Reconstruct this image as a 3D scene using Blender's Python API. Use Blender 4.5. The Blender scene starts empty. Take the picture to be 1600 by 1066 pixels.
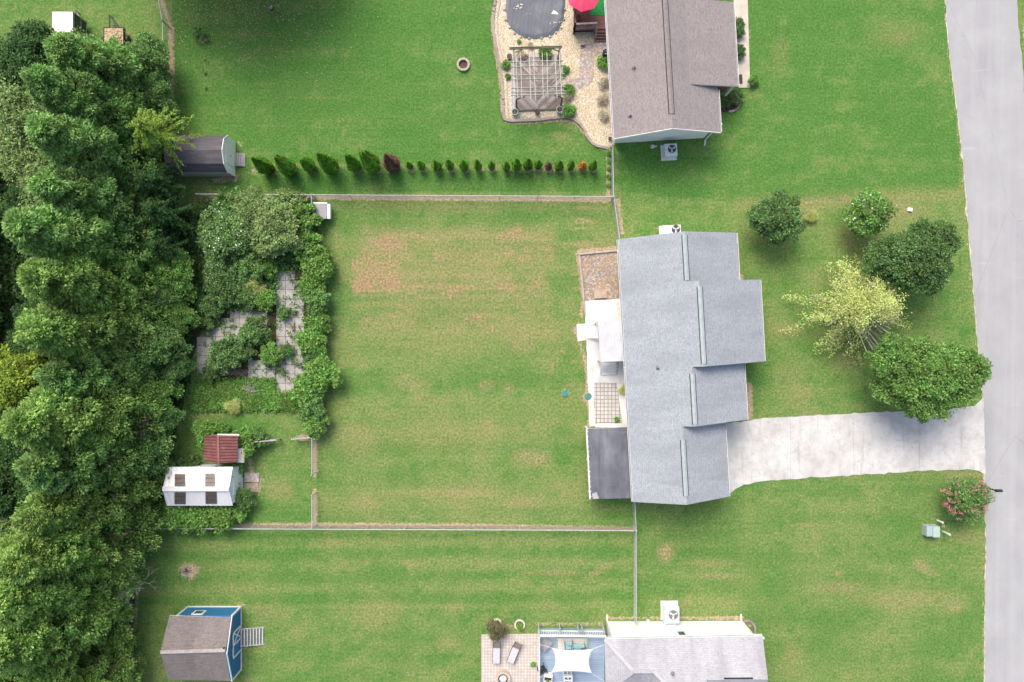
import bpy, math, random
import numpy as np
from mathutils import Vector, Matrix

# ------------------------------------------------------------------ camera, sky, sun, exposure
SC = bpy.context.scene
COL = SC.collection
H = 54.0            # drone height, metres
S = 0.05            # metres per photograph pixel on the ground
cam_d = bpy.data.cameras.new("camera")
cam = bpy.data.objects.new("camera", cam_d); COL.objects.link(cam)
cam.location = (0, 0, H)
cam_d.sensor_width = 36.0
cam_d.lens = 36.0 * H / (1600 * S)
cam_d.clip_end = 3000
SC.camera = cam
SUN_EL, SUN_AZ = math.radians(52), math.radians(-22)      # azimuth from +Y towards +X (sun stands up-left)
W = bpy.data.worlds.new("World"); SC.world = W; W.use_nodes = True
wn = W.node_tree
sky = wn.nodes.new("ShaderNodeTexSky"); sky.sky_type = 'NISHITA'; sky.sun_disc = False
sky.sun_elevation = SUN_EL; sky.sun_rotation = SUN_AZ
sky.air_density = 1.0; sky.dust_density = 5.0; sky.ozone_density = 0.6
wn.nodes["Background"].inputs[1].default_value = 0.15
wn.links.new(sky.outputs[0], wn.nodes["Background"].inputs[0])
sun_d = bpy.data.lights.new("sun", 'SUN'); sun_d.energy = 1.42; sun_d.angle = math.radians(32); sun_d.color = (1.0, 0.955, 0.88)
sun = bpy.data.objects.new("sun", sun_d); COL.objects.link(sun)
sdir = Vector((math.sin(SUN_AZ) * math.cos(SUN_EL), math.cos(SUN_AZ) * math.cos(SUN_EL), math.sin(SUN_EL)))
sun.rotation_euler = sdir.to_track_quat('Z', 'Y').to_euler()
sun.location = (-20, 40, 90)
SC.view_settings.view_transform = 'Standard'; SC.view_settings.look = 'None'
SC.view_settings.gamma = 1.0; SC.view_settings.exposure = 0.68
SC.cycles.max_bounces = 6; SC.cycles.transparent_max_bounces = 4

# ------------------------------------------------------------------ helpers
R = random.Random(7)
RNG = np.random.default_rng(11)
def P(u, v, z=0.0):
    k = (H - z) / H
    return Vector(((u - 800) * S * k, (533 - v) * S * k, z))
def on_plane(u, v, p0, n):
    o = Vector((0, 0, H)); d = P(u, v, 0) - o
    return o + d * ((p0 - o).dot(n) / d.dot(n))

def ptag(o, label=None, cat=None, group=None, kind=None):
    if label: o['label'] = label
    if cat: o['category'] = cat
    if group: o['group'] = group
    if kind: o['kind'] = kind
    return o
def thing(name, label, cat, loc=(0, 0, 0), rz=0.0, group=None):
    o = bpy.data.objects.new(name, None); COL.objects.link(o)
    o.location = loc; o.rotation_euler = (0, 0, rz); o.empty_display_size = .3
    return ptag(o, label, cat, group)
def chain_loc(o):
    v = Vector((0, 0, 0))
    while o is not None:
        v += o.location; o = o.parent
    return v
def copy_tree(o, parent=None):
    c = o.copy(); COL.objects.link(c)
    if parent is not None: c.parent = parent
    for ch in list(o.children): copy_tree(ch, c)
    return c

class MB:
    def __init__(s): s.v = []; s.f = []; s.uv = []; s.mi = []
    def face(s, pts, uv=None, mi=0):
        b = len(s.v); s.v += [tuple(p) for p in pts]
        s.f.append(tuple(range(b, b + len(pts)))); s.uv.append(uv); s.mi.append(mi)
    def quadbox(s, c8, mi=0):        # c8: 4 bottom, 4 top (counter-clockwise from above)
        b = len(s.v); s.v += [tuple(p) for p in c8]
        for f in ((3, 2, 1, 0), (4, 5, 6, 7), (0, 1, 5, 4), (1, 2, 6, 5), (2, 3, 7, 6), (3, 0, 4, 7)):
            s.f.append(tuple(b + i for i in f)); s.uv.append(None); s.mi.append(mi)
    def box(s, c, sz, rz=0.0, mi=0):
        x, y, z = (t / 2 for t in sz); c = Vector(c); m = Matrix.Rotation(rz, 3, 'Z')
        q = [m @ Vector(p) + c for p in ((-x, -y, -z), (x, -y, -z), (x, y, -z), (-x, y, -z), (-x, -y, z), (x, -y, z), (x, y, z), (-x, y, z))]
        s.quadbox(q, mi)
    def beam(s, a, b, w, h, mi=0):
        a = Vector(a); b = Vector(b); d = (b - a).normalized()
        up = Vector((0, 0, 1)) if abs(d.z) < .9 else Vector((0, 1, 0))
        r = d.cross(up).normalized() * (w / 2); t = r.cross(d).normalized() * (h / 2)
        s.quadbox([a - r - t, a + r - t, b + r - t, b - r - t, a - r + t, a + r + t, b + r + t, b - r + t], mi)
    def tube(s, a, b, r0, r1=None, n=6, mi=0, caps=True):
        r1 = r0 if r1 is None else r1
        a = Vector(a); b = Vector(b); d = (b - a)
        if d.length < 1e-5: return
        d.normalize()
        u = d.cross(Vector((0, 0, 1)) if abs(d.z) < .9 else Vector((1, 0, 0))).normalized(); w = d.cross(u)
        base = len(s.v)
        for p, r in ((a, r0), (b, r1)):
            for i in range(n):
                t = 2 * math.pi * i / n
                s.v.append(tuple(p + (u * math.cos(t) + w * math.sin(t)) * r))
        for i in range(n):
            j = (i + 1) % n
            s.f.append((base + i, base + j, base + n + j, base + n + i)); s.uv.append(None); s.mi.append(mi)
        if caps:
            s.f.append(tuple(base + n + i for i in range(n))); s.uv.append(None); s.mi.append(mi)
            s.f.append(tuple(base + i for i in reversed(range(n)))); s.uv.append(None); s.mi.append(mi)
    def path(s, pts, r, n=6, mi=0):
        for a, b in zip(pts[:-1], pts[1:]): s.tube(a, b, r, r, n, mi)
    def prism(s, poly, z0, z1, mi=0, side_mi=None):
        side_mi = mi if side_mi is None else side_mi
        poly = [Vector((p[0], p[1], 0)) for p in poly]
        ar = sum(poly[i].x * poly[(i + 1) % len(poly)].y - poly[(i + 1) % len(poly)].x * poly[i].y for i in range(len(poly)))
        if ar < 0: poly.reverse()
        n = len(poly); b = len(s.v)
        s.v += [(p.x, p.y, z0) for p in poly] + [(p.x, p.y, z1) for p in poly]
        s.f.append(tuple(b + n + i for i in range(n))); s.uv.append(None); s.mi.append(mi)
        s.f.append(tuple(b + i for i in reversed(range(n)))); s.uv.append(None); s.mi.append(side_mi)
        for i in range(n):
            j = (i + 1) % n
            s.f.append((b + i, b + j, b + n + j, b + n + i)); s.uv.append(None); s.mi.append(side_mi)
    def slab(s, pts, th, eave_dir, mi=0, side_mi=1):
        """roof sheet: top polygon pts (any order), thickness th downwards, uv in metres along the eave / up the slope"""
        pts = [Vector(p) for p in pts]
        nrm = Vector((0, 0, 0))
        for i in range(len(pts)):
            a, b = pts[i], pts[(i + 1) % len(pts)]
            nrm += Vector(((a.y - b.y) * (a.z + b.z), (a.z - b.z) * (a.x + b.x), (a.x - b.x) * (a.y + b.y)))
        nrm.normalize()
        if nrm.z < 0: pts.reverse(); nrm = -nrm
        e = Vector(eave_dir); e = (e - nrm * e.dot(nrm)).normalized(); w = nrm.cross(e)
        uv = [(p.dot(e), p.dot(w)) for p in pts]
        s.face(pts, uv, mi)
        lo = [p - Vector((0, 0, th)) for p in pts]
        s.face(list(reversed(lo)), None, side_mi)
        for i in range(len(pts)):
            j = (i + 1) % len(pts)
            s.face([lo[i], lo[j], pts[j], pts[i]], None, side_mi)
    def lathe(s, prof, c=(0, 0, 0), n=16, mi=0, sx=1, sy=1, caps=True):
        b = len(s.v); c = Vector(c)
        for r, z in prof:
            for i in range(n):
                t = 2 * math.pi * i / n
                s.v.append((c.x + r * sx * math.cos(t), c.y + r * sy * math.sin(t), c.z + z))
        for k in range(len(prof) - 1):
            for i in range(n):
                j = (i + 1) % n
                s.f.append((b + k * n + i, b + k * n + j, b + (k + 1) * n + j, b + (k + 1) * n + i)); s.uv.append(None); s.mi.append(mi)
        if not caps: return
        s.f.append(tuple(b + (len(prof) - 1) * n + i for i in range(n))); s.uv.append(None); s.mi.append(mi)
        s.f.append(tuple(b + i for i in reversed(range(n)))); s.uv.append(None); s.mi.append(mi)
    def build(s, name, mats, parent=None, smooth=False, bevel=0.0):
        if not isinstance(mats, (list, tuple)): mats = [mats]
        V = np.array(s.v, dtype=float)
        if parent is not None: off = chain_loc(parent); loc = Vector((0, 0, 0))
        else:
            lo, hi = V.min(0), V.max(0)
            loc = Vector(((lo[0] + hi[0]) / 2, (lo[1] + hi[1]) / 2, lo[2])); off = loc
        me = bpy.data.meshes.new(name)
        me.from_pydata([tuple(p) for p in (V - np.array(off))], [], s.f)
        for m in mats: me.materials.append(m)
        me.polygons.foreach_set("material_index", [min(i, len(mats) - 1) for i in s.mi])
        if any(u is not None for u in s.uv):
            ul = me.uv_layers.new(name="UVMap"); k = 0
            for f, u in zip(s.f, s.uv):
                for i in range(len(f)):
                    if u is not None: ul.data[k].uv = u[i]
                    k += 1
        if smooth: me.polygons.foreach_set("use_smooth", [True] * len(s.f))
        me.update()
        o = bpy.data.objects.new(name, me); COL.objects.link(o); o.location = loc
        if parent is not None: o.parent = parent
        if bevel > 0:
            b = o.modifiers.new("bevel", 'BEVEL'); b.width = bevel; b.segments = 2; b.limit_method = 'ANGLE'
        return o

def ragged(poly, step=0.35, amp=0.05, closed=True, seed=1):
    r = random.Random(seed); out = []; n = len(poly)
    for i in range(n if closed else n - 1):
        a = Vector(poly[i][:2]).to_3d(); b = Vector(poly[(i + 1) % n][:2]).to_3d()
        k = max(1, int((b - a).length / step)); nn = Vector((-(b - a).y, (b - a).x, 0)).normalized()
        for j in range(k):
            p = a + (b - a) * (j / k)
            if j: p = p + nn * r.gauss(0, amp)
            out.append(p)
    return out
def smooth_line(pts, k=4):
    pts = [Vector(p) for p in pts]; out = []
    for i in range(len(pts) - 1):
        p0 = pts[max(i - 1, 0)]; p1 = pts[i]; p2 = pts[i + 1]; p3 = pts[min(i + 2, len(pts) - 1)]
        for j in range(k):
            t = j / k
            out.append(.5 * ((2 * p1) + (p2 - p0) * t + (2 * p0 - 5 * p1 + 4 * p2 - p3) * t * t + (3 * p1 - p0 - 3 * p2 + p3) * t ** 3))
    out.append(pts[-1]); return out

# ------------------------------------------------------------------ materials
class NT:
    def __init__(s, name):
        s.m = bpy.data.materials.new(name); s.m.use_nodes = True; s.t = s.m.node_tree
        s.b = s.t.nodes["Principled BSDF"]; s.out = s.t.nodes["Material Output"]
        s.tc = s.t.nodes.new("ShaderNodeTexCoord")
    def n(s, typ, **kw):
        x = s.t.nodes.new("ShaderNode" + typ)
        for k, v in kw.items(): setattr(x, k, v)
        return x
    def l(s, a, b): s.t.links.new(a, b)
    def setin(s, node, i, v):
        if hasattr(v, 'links') or isinstance(v, bpy.types.NodeSocket): s.l(v, node.inputs[i])
        else: node.inputs[i].default_value = v
    def math(s, op, a, b=0.0, c=None):
        x = s.n("Math", operation=op); s.setin(x, 0, a); s.setin(x, 1, b)
        if c is not None: s.setin(x, 2, c)
        return x.outputs[0]
    def noise(s, vec, scale, detail=3, rough=.6, fac=True):
        x = s.n("TexNoise"); s.l(vec, x.inputs["Vector"]); x.inputs["Scale"].default_value = scale
        x.inputs["Detail"].default_value = detail; x.inputs["Roughness"].default_value = rough
        return x.outputs[0 if fac else 1]
    def mix(s, f, a, b, mode='MIX'):
        x = s.n("Mix", data_type='RGBA', blend_type=mode)
        s.setin(x, 0, f)
        for i, v in ((6, a), (7, b)):
            if isinstance(v, tuple): v = (*v, 1) if len(v) == 3 else v
            s.setin(x, i, v)
        return x.outputs[2]
    def ramp(s, f, stops):
        x = s.n("ValToRGB"); s.l(f, x.inputs[0]); e = x.color_ramp.elements
        while len(e) < len(stops): e.new(.5)
        for el, (p, c) in zip(e, stops):
            el.position = p; el.color = (*c, 1) if len(c) == 3 else c
        return x.outputs[0]
    def step(s, f, lo, hi):
        x = s.n("MapRange", interpolation_type='SMOOTHSTEP'); s.l(f, x.inputs[0])
        x.inputs[1].default_value = lo; x.inputs[2].default_value = hi
        return x.outputs[0]
    def mapping(s, vec, scale=(1, 1, 1), rot=(0, 0, 0)):
        x = s.n("Mapping"); s.l(vec, x.inputs[0]); x.inputs[3].default_value = scale; x.inputs[2].default_value = rot
        return x.outputs[0]
    def attr(s, name):
        x = s.n("Attribute", attribute_name=name); return x.outputs["Fac"]
    def bump(s, h, strength=.5, dist=.02):
        x = s.n("Bump"); x.inputs["Strength"].default_value = strength; x.inputs["Distance"].default_value = dist
        s.l(h, x.inputs["Height"]); s.l(x.outputs[0], s.b.inputs["Normal"])
    def fin(s, col, rough=.85, spec=.2, metal=0.0):
        if isinstance(col, tuple): s.b.inputs["Base Color"].default_value = (*col, 1)
        else: s.l(col, s.b.inputs["Base Color"])
        s.b.inputs["Roughness"].default_value = rough; s.b.inputs["Specular IOR Level"].default_value = spec
        s.b.inputs["Metallic"].default_value = metal
        return s.m

def plain(name, c, c2=None, scale=3.0, rough=.7, spec=.3, metal=0.0, bump=.15, amount=1.0):
    t = NT(name); v = t.tc.outputs["Object"]
    c2 = c2 or tuple(x * .72 for x in c)
    f = t.step(t.noise(v, scale, 5, .65), .38, .66)
    col = t.mix(t.math('MULTIPLY', f, amount), c, c2)
    g = t.noise(v, scale * 14, 2)
    col = t.mix(t.math('MULTIPLY', g, .25), col, tuple(x * .6 for x in c))
    if bump: t.bump(g, bump, .01)
    return t.fin(col, rough, spec, metal)

def shingles(name, ca, cb, cc, contrast=1.0, stain=None):
    t = NT(name); uv = t.tc.outputs["UV"]
    b = t.n("TexBrick"); t.l(uv, b.inputs["Vector"])
    b.offset = .5; b.inputs["Scale"].default_value = 1.0
    b.inputs["Brick Width"].default_value = .30; b.inputs["Row Height"].default_value = .145
    b.inputs["Mortar Size"].default_value = .008; b.inputs["Mortar Smooth"].default_value = .4
    b.inputs["Color1"].default_value = (*ca, 1); b.inputs["Color2"].default_value = (*cb, 1)
    b.inputs["Mortar"].default_value = (*[x * .5 for x in cc], 1)
    vm = t.mapping(uv, (5.0, 9.0, 1))
    f = t.noise(vm, 1.0, 3, .7)
    col = t.mix(t.math('MULTIPLY', t.step(f, .36, .66), .75), b.outputs[0], cc)
    f2 = t.noise(t.mapping(uv, (7.5, 11.0, 1)), 1.0, 2, .7)
    col = t.mix(t.math('MULTIPLY', t.step(f2, .46, .70), .34 * contrast), col, tuple(min(1, x * 1.55) for x in ca))
    f3 = t.noise(t.mapping(uv, (1.2, .35, 1)), .55, 4, .6)
    col = t.mix(t.math('MULTIPLY', t.step(f3, .35, .75), .5), col, tuple(x * .8 for x in (stain or cb)))
    t.bump(t.math('ADD', b.outputs[1], t.math('MULTIPLY', f2, -1.0)), .5, .02)
    return t.fin(col, .95, .1)

def planks(name, ca, cb, width, ang=0.0, gap=.1, chevron=False, rough=.85, gapc=None, stain=.5):
    t = NT(name); v = t.tc.outputs["Object"]
    sp = t.n("SeparateXYZ"); t.l(v, sp.inputs[0])
    if chevron: k = t.math('SUBTRACT', t.math('MULTIPLY', sp.outputs[1], .7071), t.math('MULTIPLY', t.math('ABSOLUTE', sp.outputs[0]), .7071))
    else: k = t.math('ADD', t.math('MULTIPLY', sp.outputs[0], math.cos(ang)), t.math('MULTIPLY', sp.outputs[1], math.sin(ang)))
    k = t.math('DIVIDE', k, width)
    fl = t.math('FLOOR', k); fr = t.math('FRACT', k)
    if chevron: fl = t.math('ADD', fl, t.math('MULTIPLY', t.math('SIGN', sp.outputs[0]), 57.3))
    wn_ = t.n("TexWhiteNoise", noise_dimensions='1D'); t.l(fl, wn_.inputs["W"])
    col = t.mix(wn_.outputs[0], ca, cb)
    st = t.step(t.noise(v, 1.6, 4, .6), .4, .7)
    col = t.mix(t.math('MULTIPLY', st, stain), col, tuple(x * .55 for x in ca))
    g = t.math('LESS_THAN', fr, gap)
    col = t.mix(g, col, gapc or tuple(x * .18 for x in ca))
    t.bump(t.math('SUBTRACT', 1.0, g), .5, .01)
    return t.fin(col, rough, .2)

def grid_pavers(name, ca, cb, joint, w, h, rot=0.0, off=0.0, mortar=.02):
    t = NT(name); v = t.mapping(t.tc.outputs["Object"], (1, 1, 1), (0, 0, rot))
    b = t.n("TexBrick"); t.l(v, b.inputs["Vector"]); b.offset = off
    b.inputs["Scale"].default_value = 1.0; b.inputs["Brick Width"].default_value = w; b.inputs["Row Height"].default_value = h
    b.inputs["Mortar Size"].default_value = mortar; b.inputs["Mortar Smooth"].default_value = .3
    b.inputs["Color1"].default_value = (*ca, 1); b.inputs["Color2"].default_value = (*cb, 1); b.inputs["Mortar"].default_value = (*joint, 1)
    f = t.step(t.noise(v, 2.3, 5, .7), .4, .72)
    col = t.mix(t.math('MULTIPLY', f, .4), b.outputs[0], tuple(x * .62 for x in ca))
    t.bump(t.math('SUBTRACT', 1.0, b.outputs[1]), .4, .015)
    return t.fin(col, .9, .15)

def siding(name, c, pitch=.13, rough=.6):
    t = NT(name); sp = t.n("SeparateXYZ"); t.l(t.tc.outputs["Object"], sp.inputs[0])
    fr = t.math('FRACT', t.math('DIVIDE', sp.outputs[2], pitch))
    col = t.mix(t.math('MULTIPLY', t.math('LESS_THAN', fr, .12), .35), c, tuple(x * .45 for x in c))
    col = t.mix(t.math('MULTIPLY', t.step(t.noise(t.tc.outputs["Object"], 1.1, 4), .4, .7), .25), col, tuple(x * .8 for x in c))
    t.bump(fr, .6, .02)
    return t.fin(col, rough, .3)

def gravel(name, cols, scale=9.0, big=None):
    t = NT(name); v = t.tc.outputs["Object"]
    vo = t.n("TexVoronoi"); t.l(v, vo.inputs["Vector"]); vo.inputs["Scale"].default_value = scale
    sp = t.n("SeparateColor"); t.l(vo.outputs["Color"], sp.inputs[0])
    n = len(cols); col = t.ramp(sp.outputs[0], [(i / max(1, n - 1), c) for i, c in enumerate(cols)])
    f = t.step(t.noise(v, .9, 5, .65), .38, .68)
    col = t.mix(t.math('MULTIPLY', f, .55), col, big or tuple(x * .75 for x in cols[0]))
    d = t.step(vo.outputs["Distance"], .25, .75)
    col = t.mix(t.math('MULTIPLY', d, .45), col, tuple(x * .35 for x in cols[0]))
    t.bump(t.math('SUBTRACT', 1.0, vo.outputs["Distance"]), .8, .05)
    return t.fin(col, .95, .1)

LEAF = 1.75
def leafmat(name, dark, mid, light, tip=None, trans=.25, nscale=.9):
    dark, mid, light, tip = (tuple(min(.8, x * LEAF) for x in c) for c in (dark, mid, light, tip or light))
    t = NT(name)
    ge = t.n("NewGeometry"); oi = t.n("ObjectInfo")
    rnd = ge.outputs["Random Per Island"]
    col = t.ramp(rnd, [(0.0, dark), (.45, mid), (.85, light), (1.0, tip or light)])
    pv = t.n("VectorMath", operation='ADD'); t.l(ge.outputs["Position"], pv.inputs[0])
    f = t.step(t.noise(pv.outputs[0], nscale, 3), .36, .66)
    hs = t.n("HueSaturation"); t.l(col, hs.inputs["Color"])
    t.l(t.math('ADD', .492, t.math('MULTIPLY', f, .016)), hs.inputs["Hue"])
    t.l(t.math('ADD', .72, t.math('ADD', t.math('MULTIPLY', f, .38), t.math('MULTIPLY', oi.outputs["Random"], .2))), hs.inputs["Value"])
    hs.inputs["Saturation"].default_value = 1.0
    t.fin(hs.outputs[0], .6, .18)
    tr = t.n("BsdfTranslucent"); t.l(hs.outputs[0], tr.inputs[0])
    mx = t.n("MixShader"); mx.inputs[0].default_value = trans
    t.l(t.b.outputs[0], mx.inputs[1]); t.l(tr.outputs[0], mx.inputs[2]); t.l(mx.outputs[0], t.out.inputs[0])
    return t.m

# ------------------------------------------------------------------ the lawn: one sheet out to the horizon, wear stored per vertex
def axis(lo, hi, step, far):
    a = np.arange(lo, hi + 1e-6, step)
    l = lo - np.array([1.5, 5, 15, 40, 100, 250, 600, far]); r = hi + np.array([1.5, 5, 15, 40, 100, 250, 600, far])
    return np.concatenate([l[::-1], a, r])
GX = axis(-44, 44, .2, 1500); GY = axis(-31, 31, .2, 1500)
XX, YY = np.meshgrid(GX, GY); UU = 800 + XX / S; VV = 533 - YY / S
def ell(u, v, ru, rv, ang=0.0):
    a = math.radians(ang); du = UU - u; dv = VV - v
    x = (du * math.cos(a) + dv * math.sin(a)) / ru; y = (-du * math.sin(a) + dv * math.cos(a)) / rv
    return np.exp(-1.2 * (x * x + y * y) ** 1.5)
def seg(pts, w, soft=1.6):
    d = np.full(UU.shape, 1e9)
    for (a, b), (c, e) in zip(pts[:-1], pts[1:]):
        dx, dy = c - a, e - b; t = np.clip(((UU - a) * dx + (VV - b) * dy) / (dx * dx + dy * dy), 0, 1)
        d = np.minimum(d, np.hypot(UU - a - t * dx, VV - b - t * dy))
    return np.clip(1.0 - (d / w) ** soft * .5, 0, 1)
def polym(pts, soft=6.0):
    ins = np.zeros(UU.shape, bool); d = np.full(UU.shape, 1e9); n = len(pts)
    for i in range(n):
        a, b = pts[i]; c, e = pts[(i + 1) % n]
        if b != e:
            cr = ((b > VV) != (e > VV)) & (UU < (c - a) * (VV - b) / (e - b) + a); ins ^= cr
        dx, dy = c - a, e - b; t = np.clip(((UU - a) * dx + (VV - b) * dy) / (dx * dx + dy * dy + 1e-9), 0, 1)
        d = np.minimum(d, np.hypot(UU - a - t * dx, VV - b - t * dy))
    return np.clip(.5 + np.where(ins, d, -d) / (2 * soft), 0, 1)
_vr = np.random.default_rng(4)
def vnoise(sx, sy=None):
    sy = sy or sx; g_ = _vr.random((int(1500 / sy) + 4, int(2300 / sx) + 4)); x = np.clip((UU + 300) / sx, 0, g_.shape[1] - 2.001); y = np.clip((VV + 200) / sy, 0, g_.shape[0] - 2.001)
    xi, yi = x.astype(int), y.astype(int); fx, fy = x - xi, y - yi; fx = fx * fx * (3 - 2 * fx); fy = fy * fy * (3 - 2 * fy)
    return (g_[yi, xi] * (1 - fx) + g_[yi, xi + 1] * fx) * (1 - fy) + (g_[yi + 1, xi] * (1 - fx) + g_[yi + 1, xi + 1] * fx) * fy
_N1, _N2, _N3, _N4 = vnoise(46), vnoise(15), vnoise(70, 16), vnoise(26, 9)
def polyw(pts, soft=6.0):
    global UU, VV
    a, b = UU, VV; UU = UU + (_N1 - .5) * 46 + (_N2 - .5) * 22; VV = VV + (_N3 - .5) * 14 + (_N2 - .5) * 9
    m_ = polym(pts, soft); UU, VV = a, b
    return m_ * np.clip(.45 + .62 * _N4 + .45 * _N2, 0, 1.1)
def mx(*a):
    o = a[0]
    for x in a[1:]: o = np.maximum(o, x)
    return o
dry = np.zeros(UU.shape); dirt = np.zeros(UU.shape); lush = np.full(UU.shape, .45); floor_ = np.zeros(UU.shape)
# middle back lawn: thin, straw-coloured, cut in level bands
mid = polym([(500, 312), (955, 314), (966, 395), (905, 395), (918, 500), (918, 780), (985, 785), (988, 820), (498, 818)], 8)
dry = mx(dry, mid * (.24 + .08 * np.sin(VV / 8.0 + UU / 300) + .07 * np.sin(VV / 21.0 + 1)))
dry = mx(dry, polyw([(548, 402), (614, 398), (618, 455), (549, 462)], 7) * 1.02, .86 * polyw([(560, 345), (640, 352), (640, 420), (560, 400)], 16), .72 * polym([(548, 425), (700, 428), (700, 457), (549, 462)], 5) * (.5 + .6 * _N2),
         .88 * polyw([(600, 412), (850, 420), (848, 458), (600, 462)], 10), .8 * polyw([(555, 352), (860, 350), (862, 385), (555, 382)], 14),
         .74 * polyw([(640, 380), (860, 385), (860, 420), (640, 420)], 14), .6 * polyw([(550, 440), (860, 440), (870, 540), (560, 530)], 20),
         .8 * ell(795, 498, 22, 9), .75 * ell(782, 470, 10, 14), .7 * ell(862, 575, 6, 16), .62 * ell(760, 602, 18, 14), .62 * ell(795, 608, 12, 14), .72 * ell(620, 365, 40, 12),
         .6 * ell(640, 600, 50, 14), .58 * ell(680, 540, 120, 10), .56 * ell(815, 540, 40, 22), .6 * ell(830, 715, 40, 24), .6 * ell(820, 785, 60, 18),
         .58 * ell(565, 790, 40, 20), .55 * ell(700, 770, 130, 12), .58 * ell(560, 690, 50, 40), .5 * ell(700, 680, 150, 40))
lush = np.where(mid > .5, .46 + .10 * np.sin(VV / 8.0 + UU / 300) + .08 * np.sin(VV / 19.0 + 2), lush)
lush = mx(lush, .68 * ell(515, 420, 22, 80), .68 * ell(880, 700, 28, 60), .6 * ell(890, 560, 26, 50), .6 * ell(900, 360, 50, 40), .8 * ell(960, 805, 40, 10), .58 * seg([(520, 470), (850, 470)], 9), .66 * ell(512, 560, 14, 60))
st = np.clip((vnoise(55, 4.5) - .62) * 3.2, 0, 1) * np.clip((vnoise(120, 60) - .3) * 2, 0, 1)
dry = mx(dry, mid * st * (.95 * (VV < 480) + .78 * ((VV >= 480) & (VV < 640)) + .66 * (VV >= 640)))
# upper lawn: thick and green
up = polym([(268, -60), (790, -60), (790, 150), (905, 210), (955, 235), (955, 300), (330, 298), (270, 110)], 10)
lush = np.where(up > .5, .74 + .05 * np.sin((VV * 1.0 + UU * .12) / 6.0), lush)
dry = mx(dry, up * (.05 + .16 * np.exp(-((VV - 140) / 22.0) ** 2) * (UU > 420) + .16 * np.exp(-((VV - 188) / 14.0) ** 2)), .6 * seg([(395, 258), (930, 262)], 5), .85 * ell(875, 211, 18, 8))
upr = polym([(965, -60), (1480, -60), (1500, 300), (1170, 318), (965, 300)], 8)
lush = np.where(upr > .5, .72 + .04 * np.sin((VV - UU * .1) / 7.0), lush); dry = mx(dry, upr * .07, .45 * ell(1400, 50, 60, 40), .4 * ell(1220, 90, 20, 50))
# front garden
dry = mx(dry, .62 * seg([(1165, 318), (1250, 318), (1400, 305), (1500, 303)], 14), .6 * ell(1260, 330, 30, 25), .66 * ell(1400, 330, 70, 22), .62 * ell(1330, 370, 20, 30), .55 * ell(1230, 515, 30, 18), .45 * ell(1240, 600, 40, 60), .5 * ell(1320, 565, 40, 20), .75 * ell(1473, 303, 16, 4), .6 * ell(1420, 318, 12, 5))
# right-hand lower lawn
lowr = polym([(995, 790), (1140, 778), (1240, 752), (1500, 740), (1540, 760), (1538, 1120), (1200, 1120), (1190, 985), (995, 965)], 8)
lush = np.where(lowr > .5, .52 + .05 * np.sin(VV / 8.0), lush)
dry = mx(dry, lowr * .22, .85 * ell(1040, 866, 18, 20), .6 * ell(1110, 880, 60, 10), .62 * ell(1120, 900, 60, 8), .62 * ell(1310, 920, 70, 16), .68 * ell(1410, 935, 110, 20), .72 * ell(1490, 948, 20, 16), .72 * ell(1440, 885, 30, 10, 40), .7 * ell(1265, 820, 40, 4), .62 * ell(1310, 896, 14, 8), .55 * ell(1240, 1030, 25, 40), .85 * seg([(1490, 742), (1535, 742)], 4), .55 * ell(1510, 840, 30, 20))
# lower-left lawn, mown in level stripes
lowl = polym([(215, 835), (985, 832), (990, 970), (840, 975), (752, 988), (752, 1120), (205, 1120)], 8)
lush = np.where(lowl > .5, .51 + .17 * np.sin(VV / 5.5 + .002 * UU) * (VV < 950) + .05 * np.sin((VV + UU * .5) / 7.0) * (VV >= 950), lush)
dry = mx(dry, lowl * (.18 + .05 * np.sin(VV / 5.5 + 1)), .62 * ell(520, 845, 18, 5), .6 * ell(640, 880, 22, 8), .55 * ell(710, 950, 22, 14), .6 * ell(860, 895, 70, 8), .68 * ell(940, 890, 40, 8, -30), .5 * ell(590, 960, 60, 40), .5 * ell(420, 955, 40, 20), .45 * ell(340, 865, 30, 8), .55 * ell(700, 1005, 30, 14))
dirt = mx(dirt, .78 * ell(296, 891, 24, 20), .7 * ell(296, 891, 17, 15))
# little yard with the white shed
yard = polym([(265, 640), (480, 640), (490, 690), (490, 815), (265, 815)], 6)
dry = mx(dry, yard * .12); lush = np.where(yard > .5, .55, lush)
dry = mx(dry, .6 * ell(440, 770, 30, 20), .5 * ell(330, 650, 40, 10), .75 * ell(430, 632, 30, 8), .6 * ell(395, 610, 30, 12))
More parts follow.
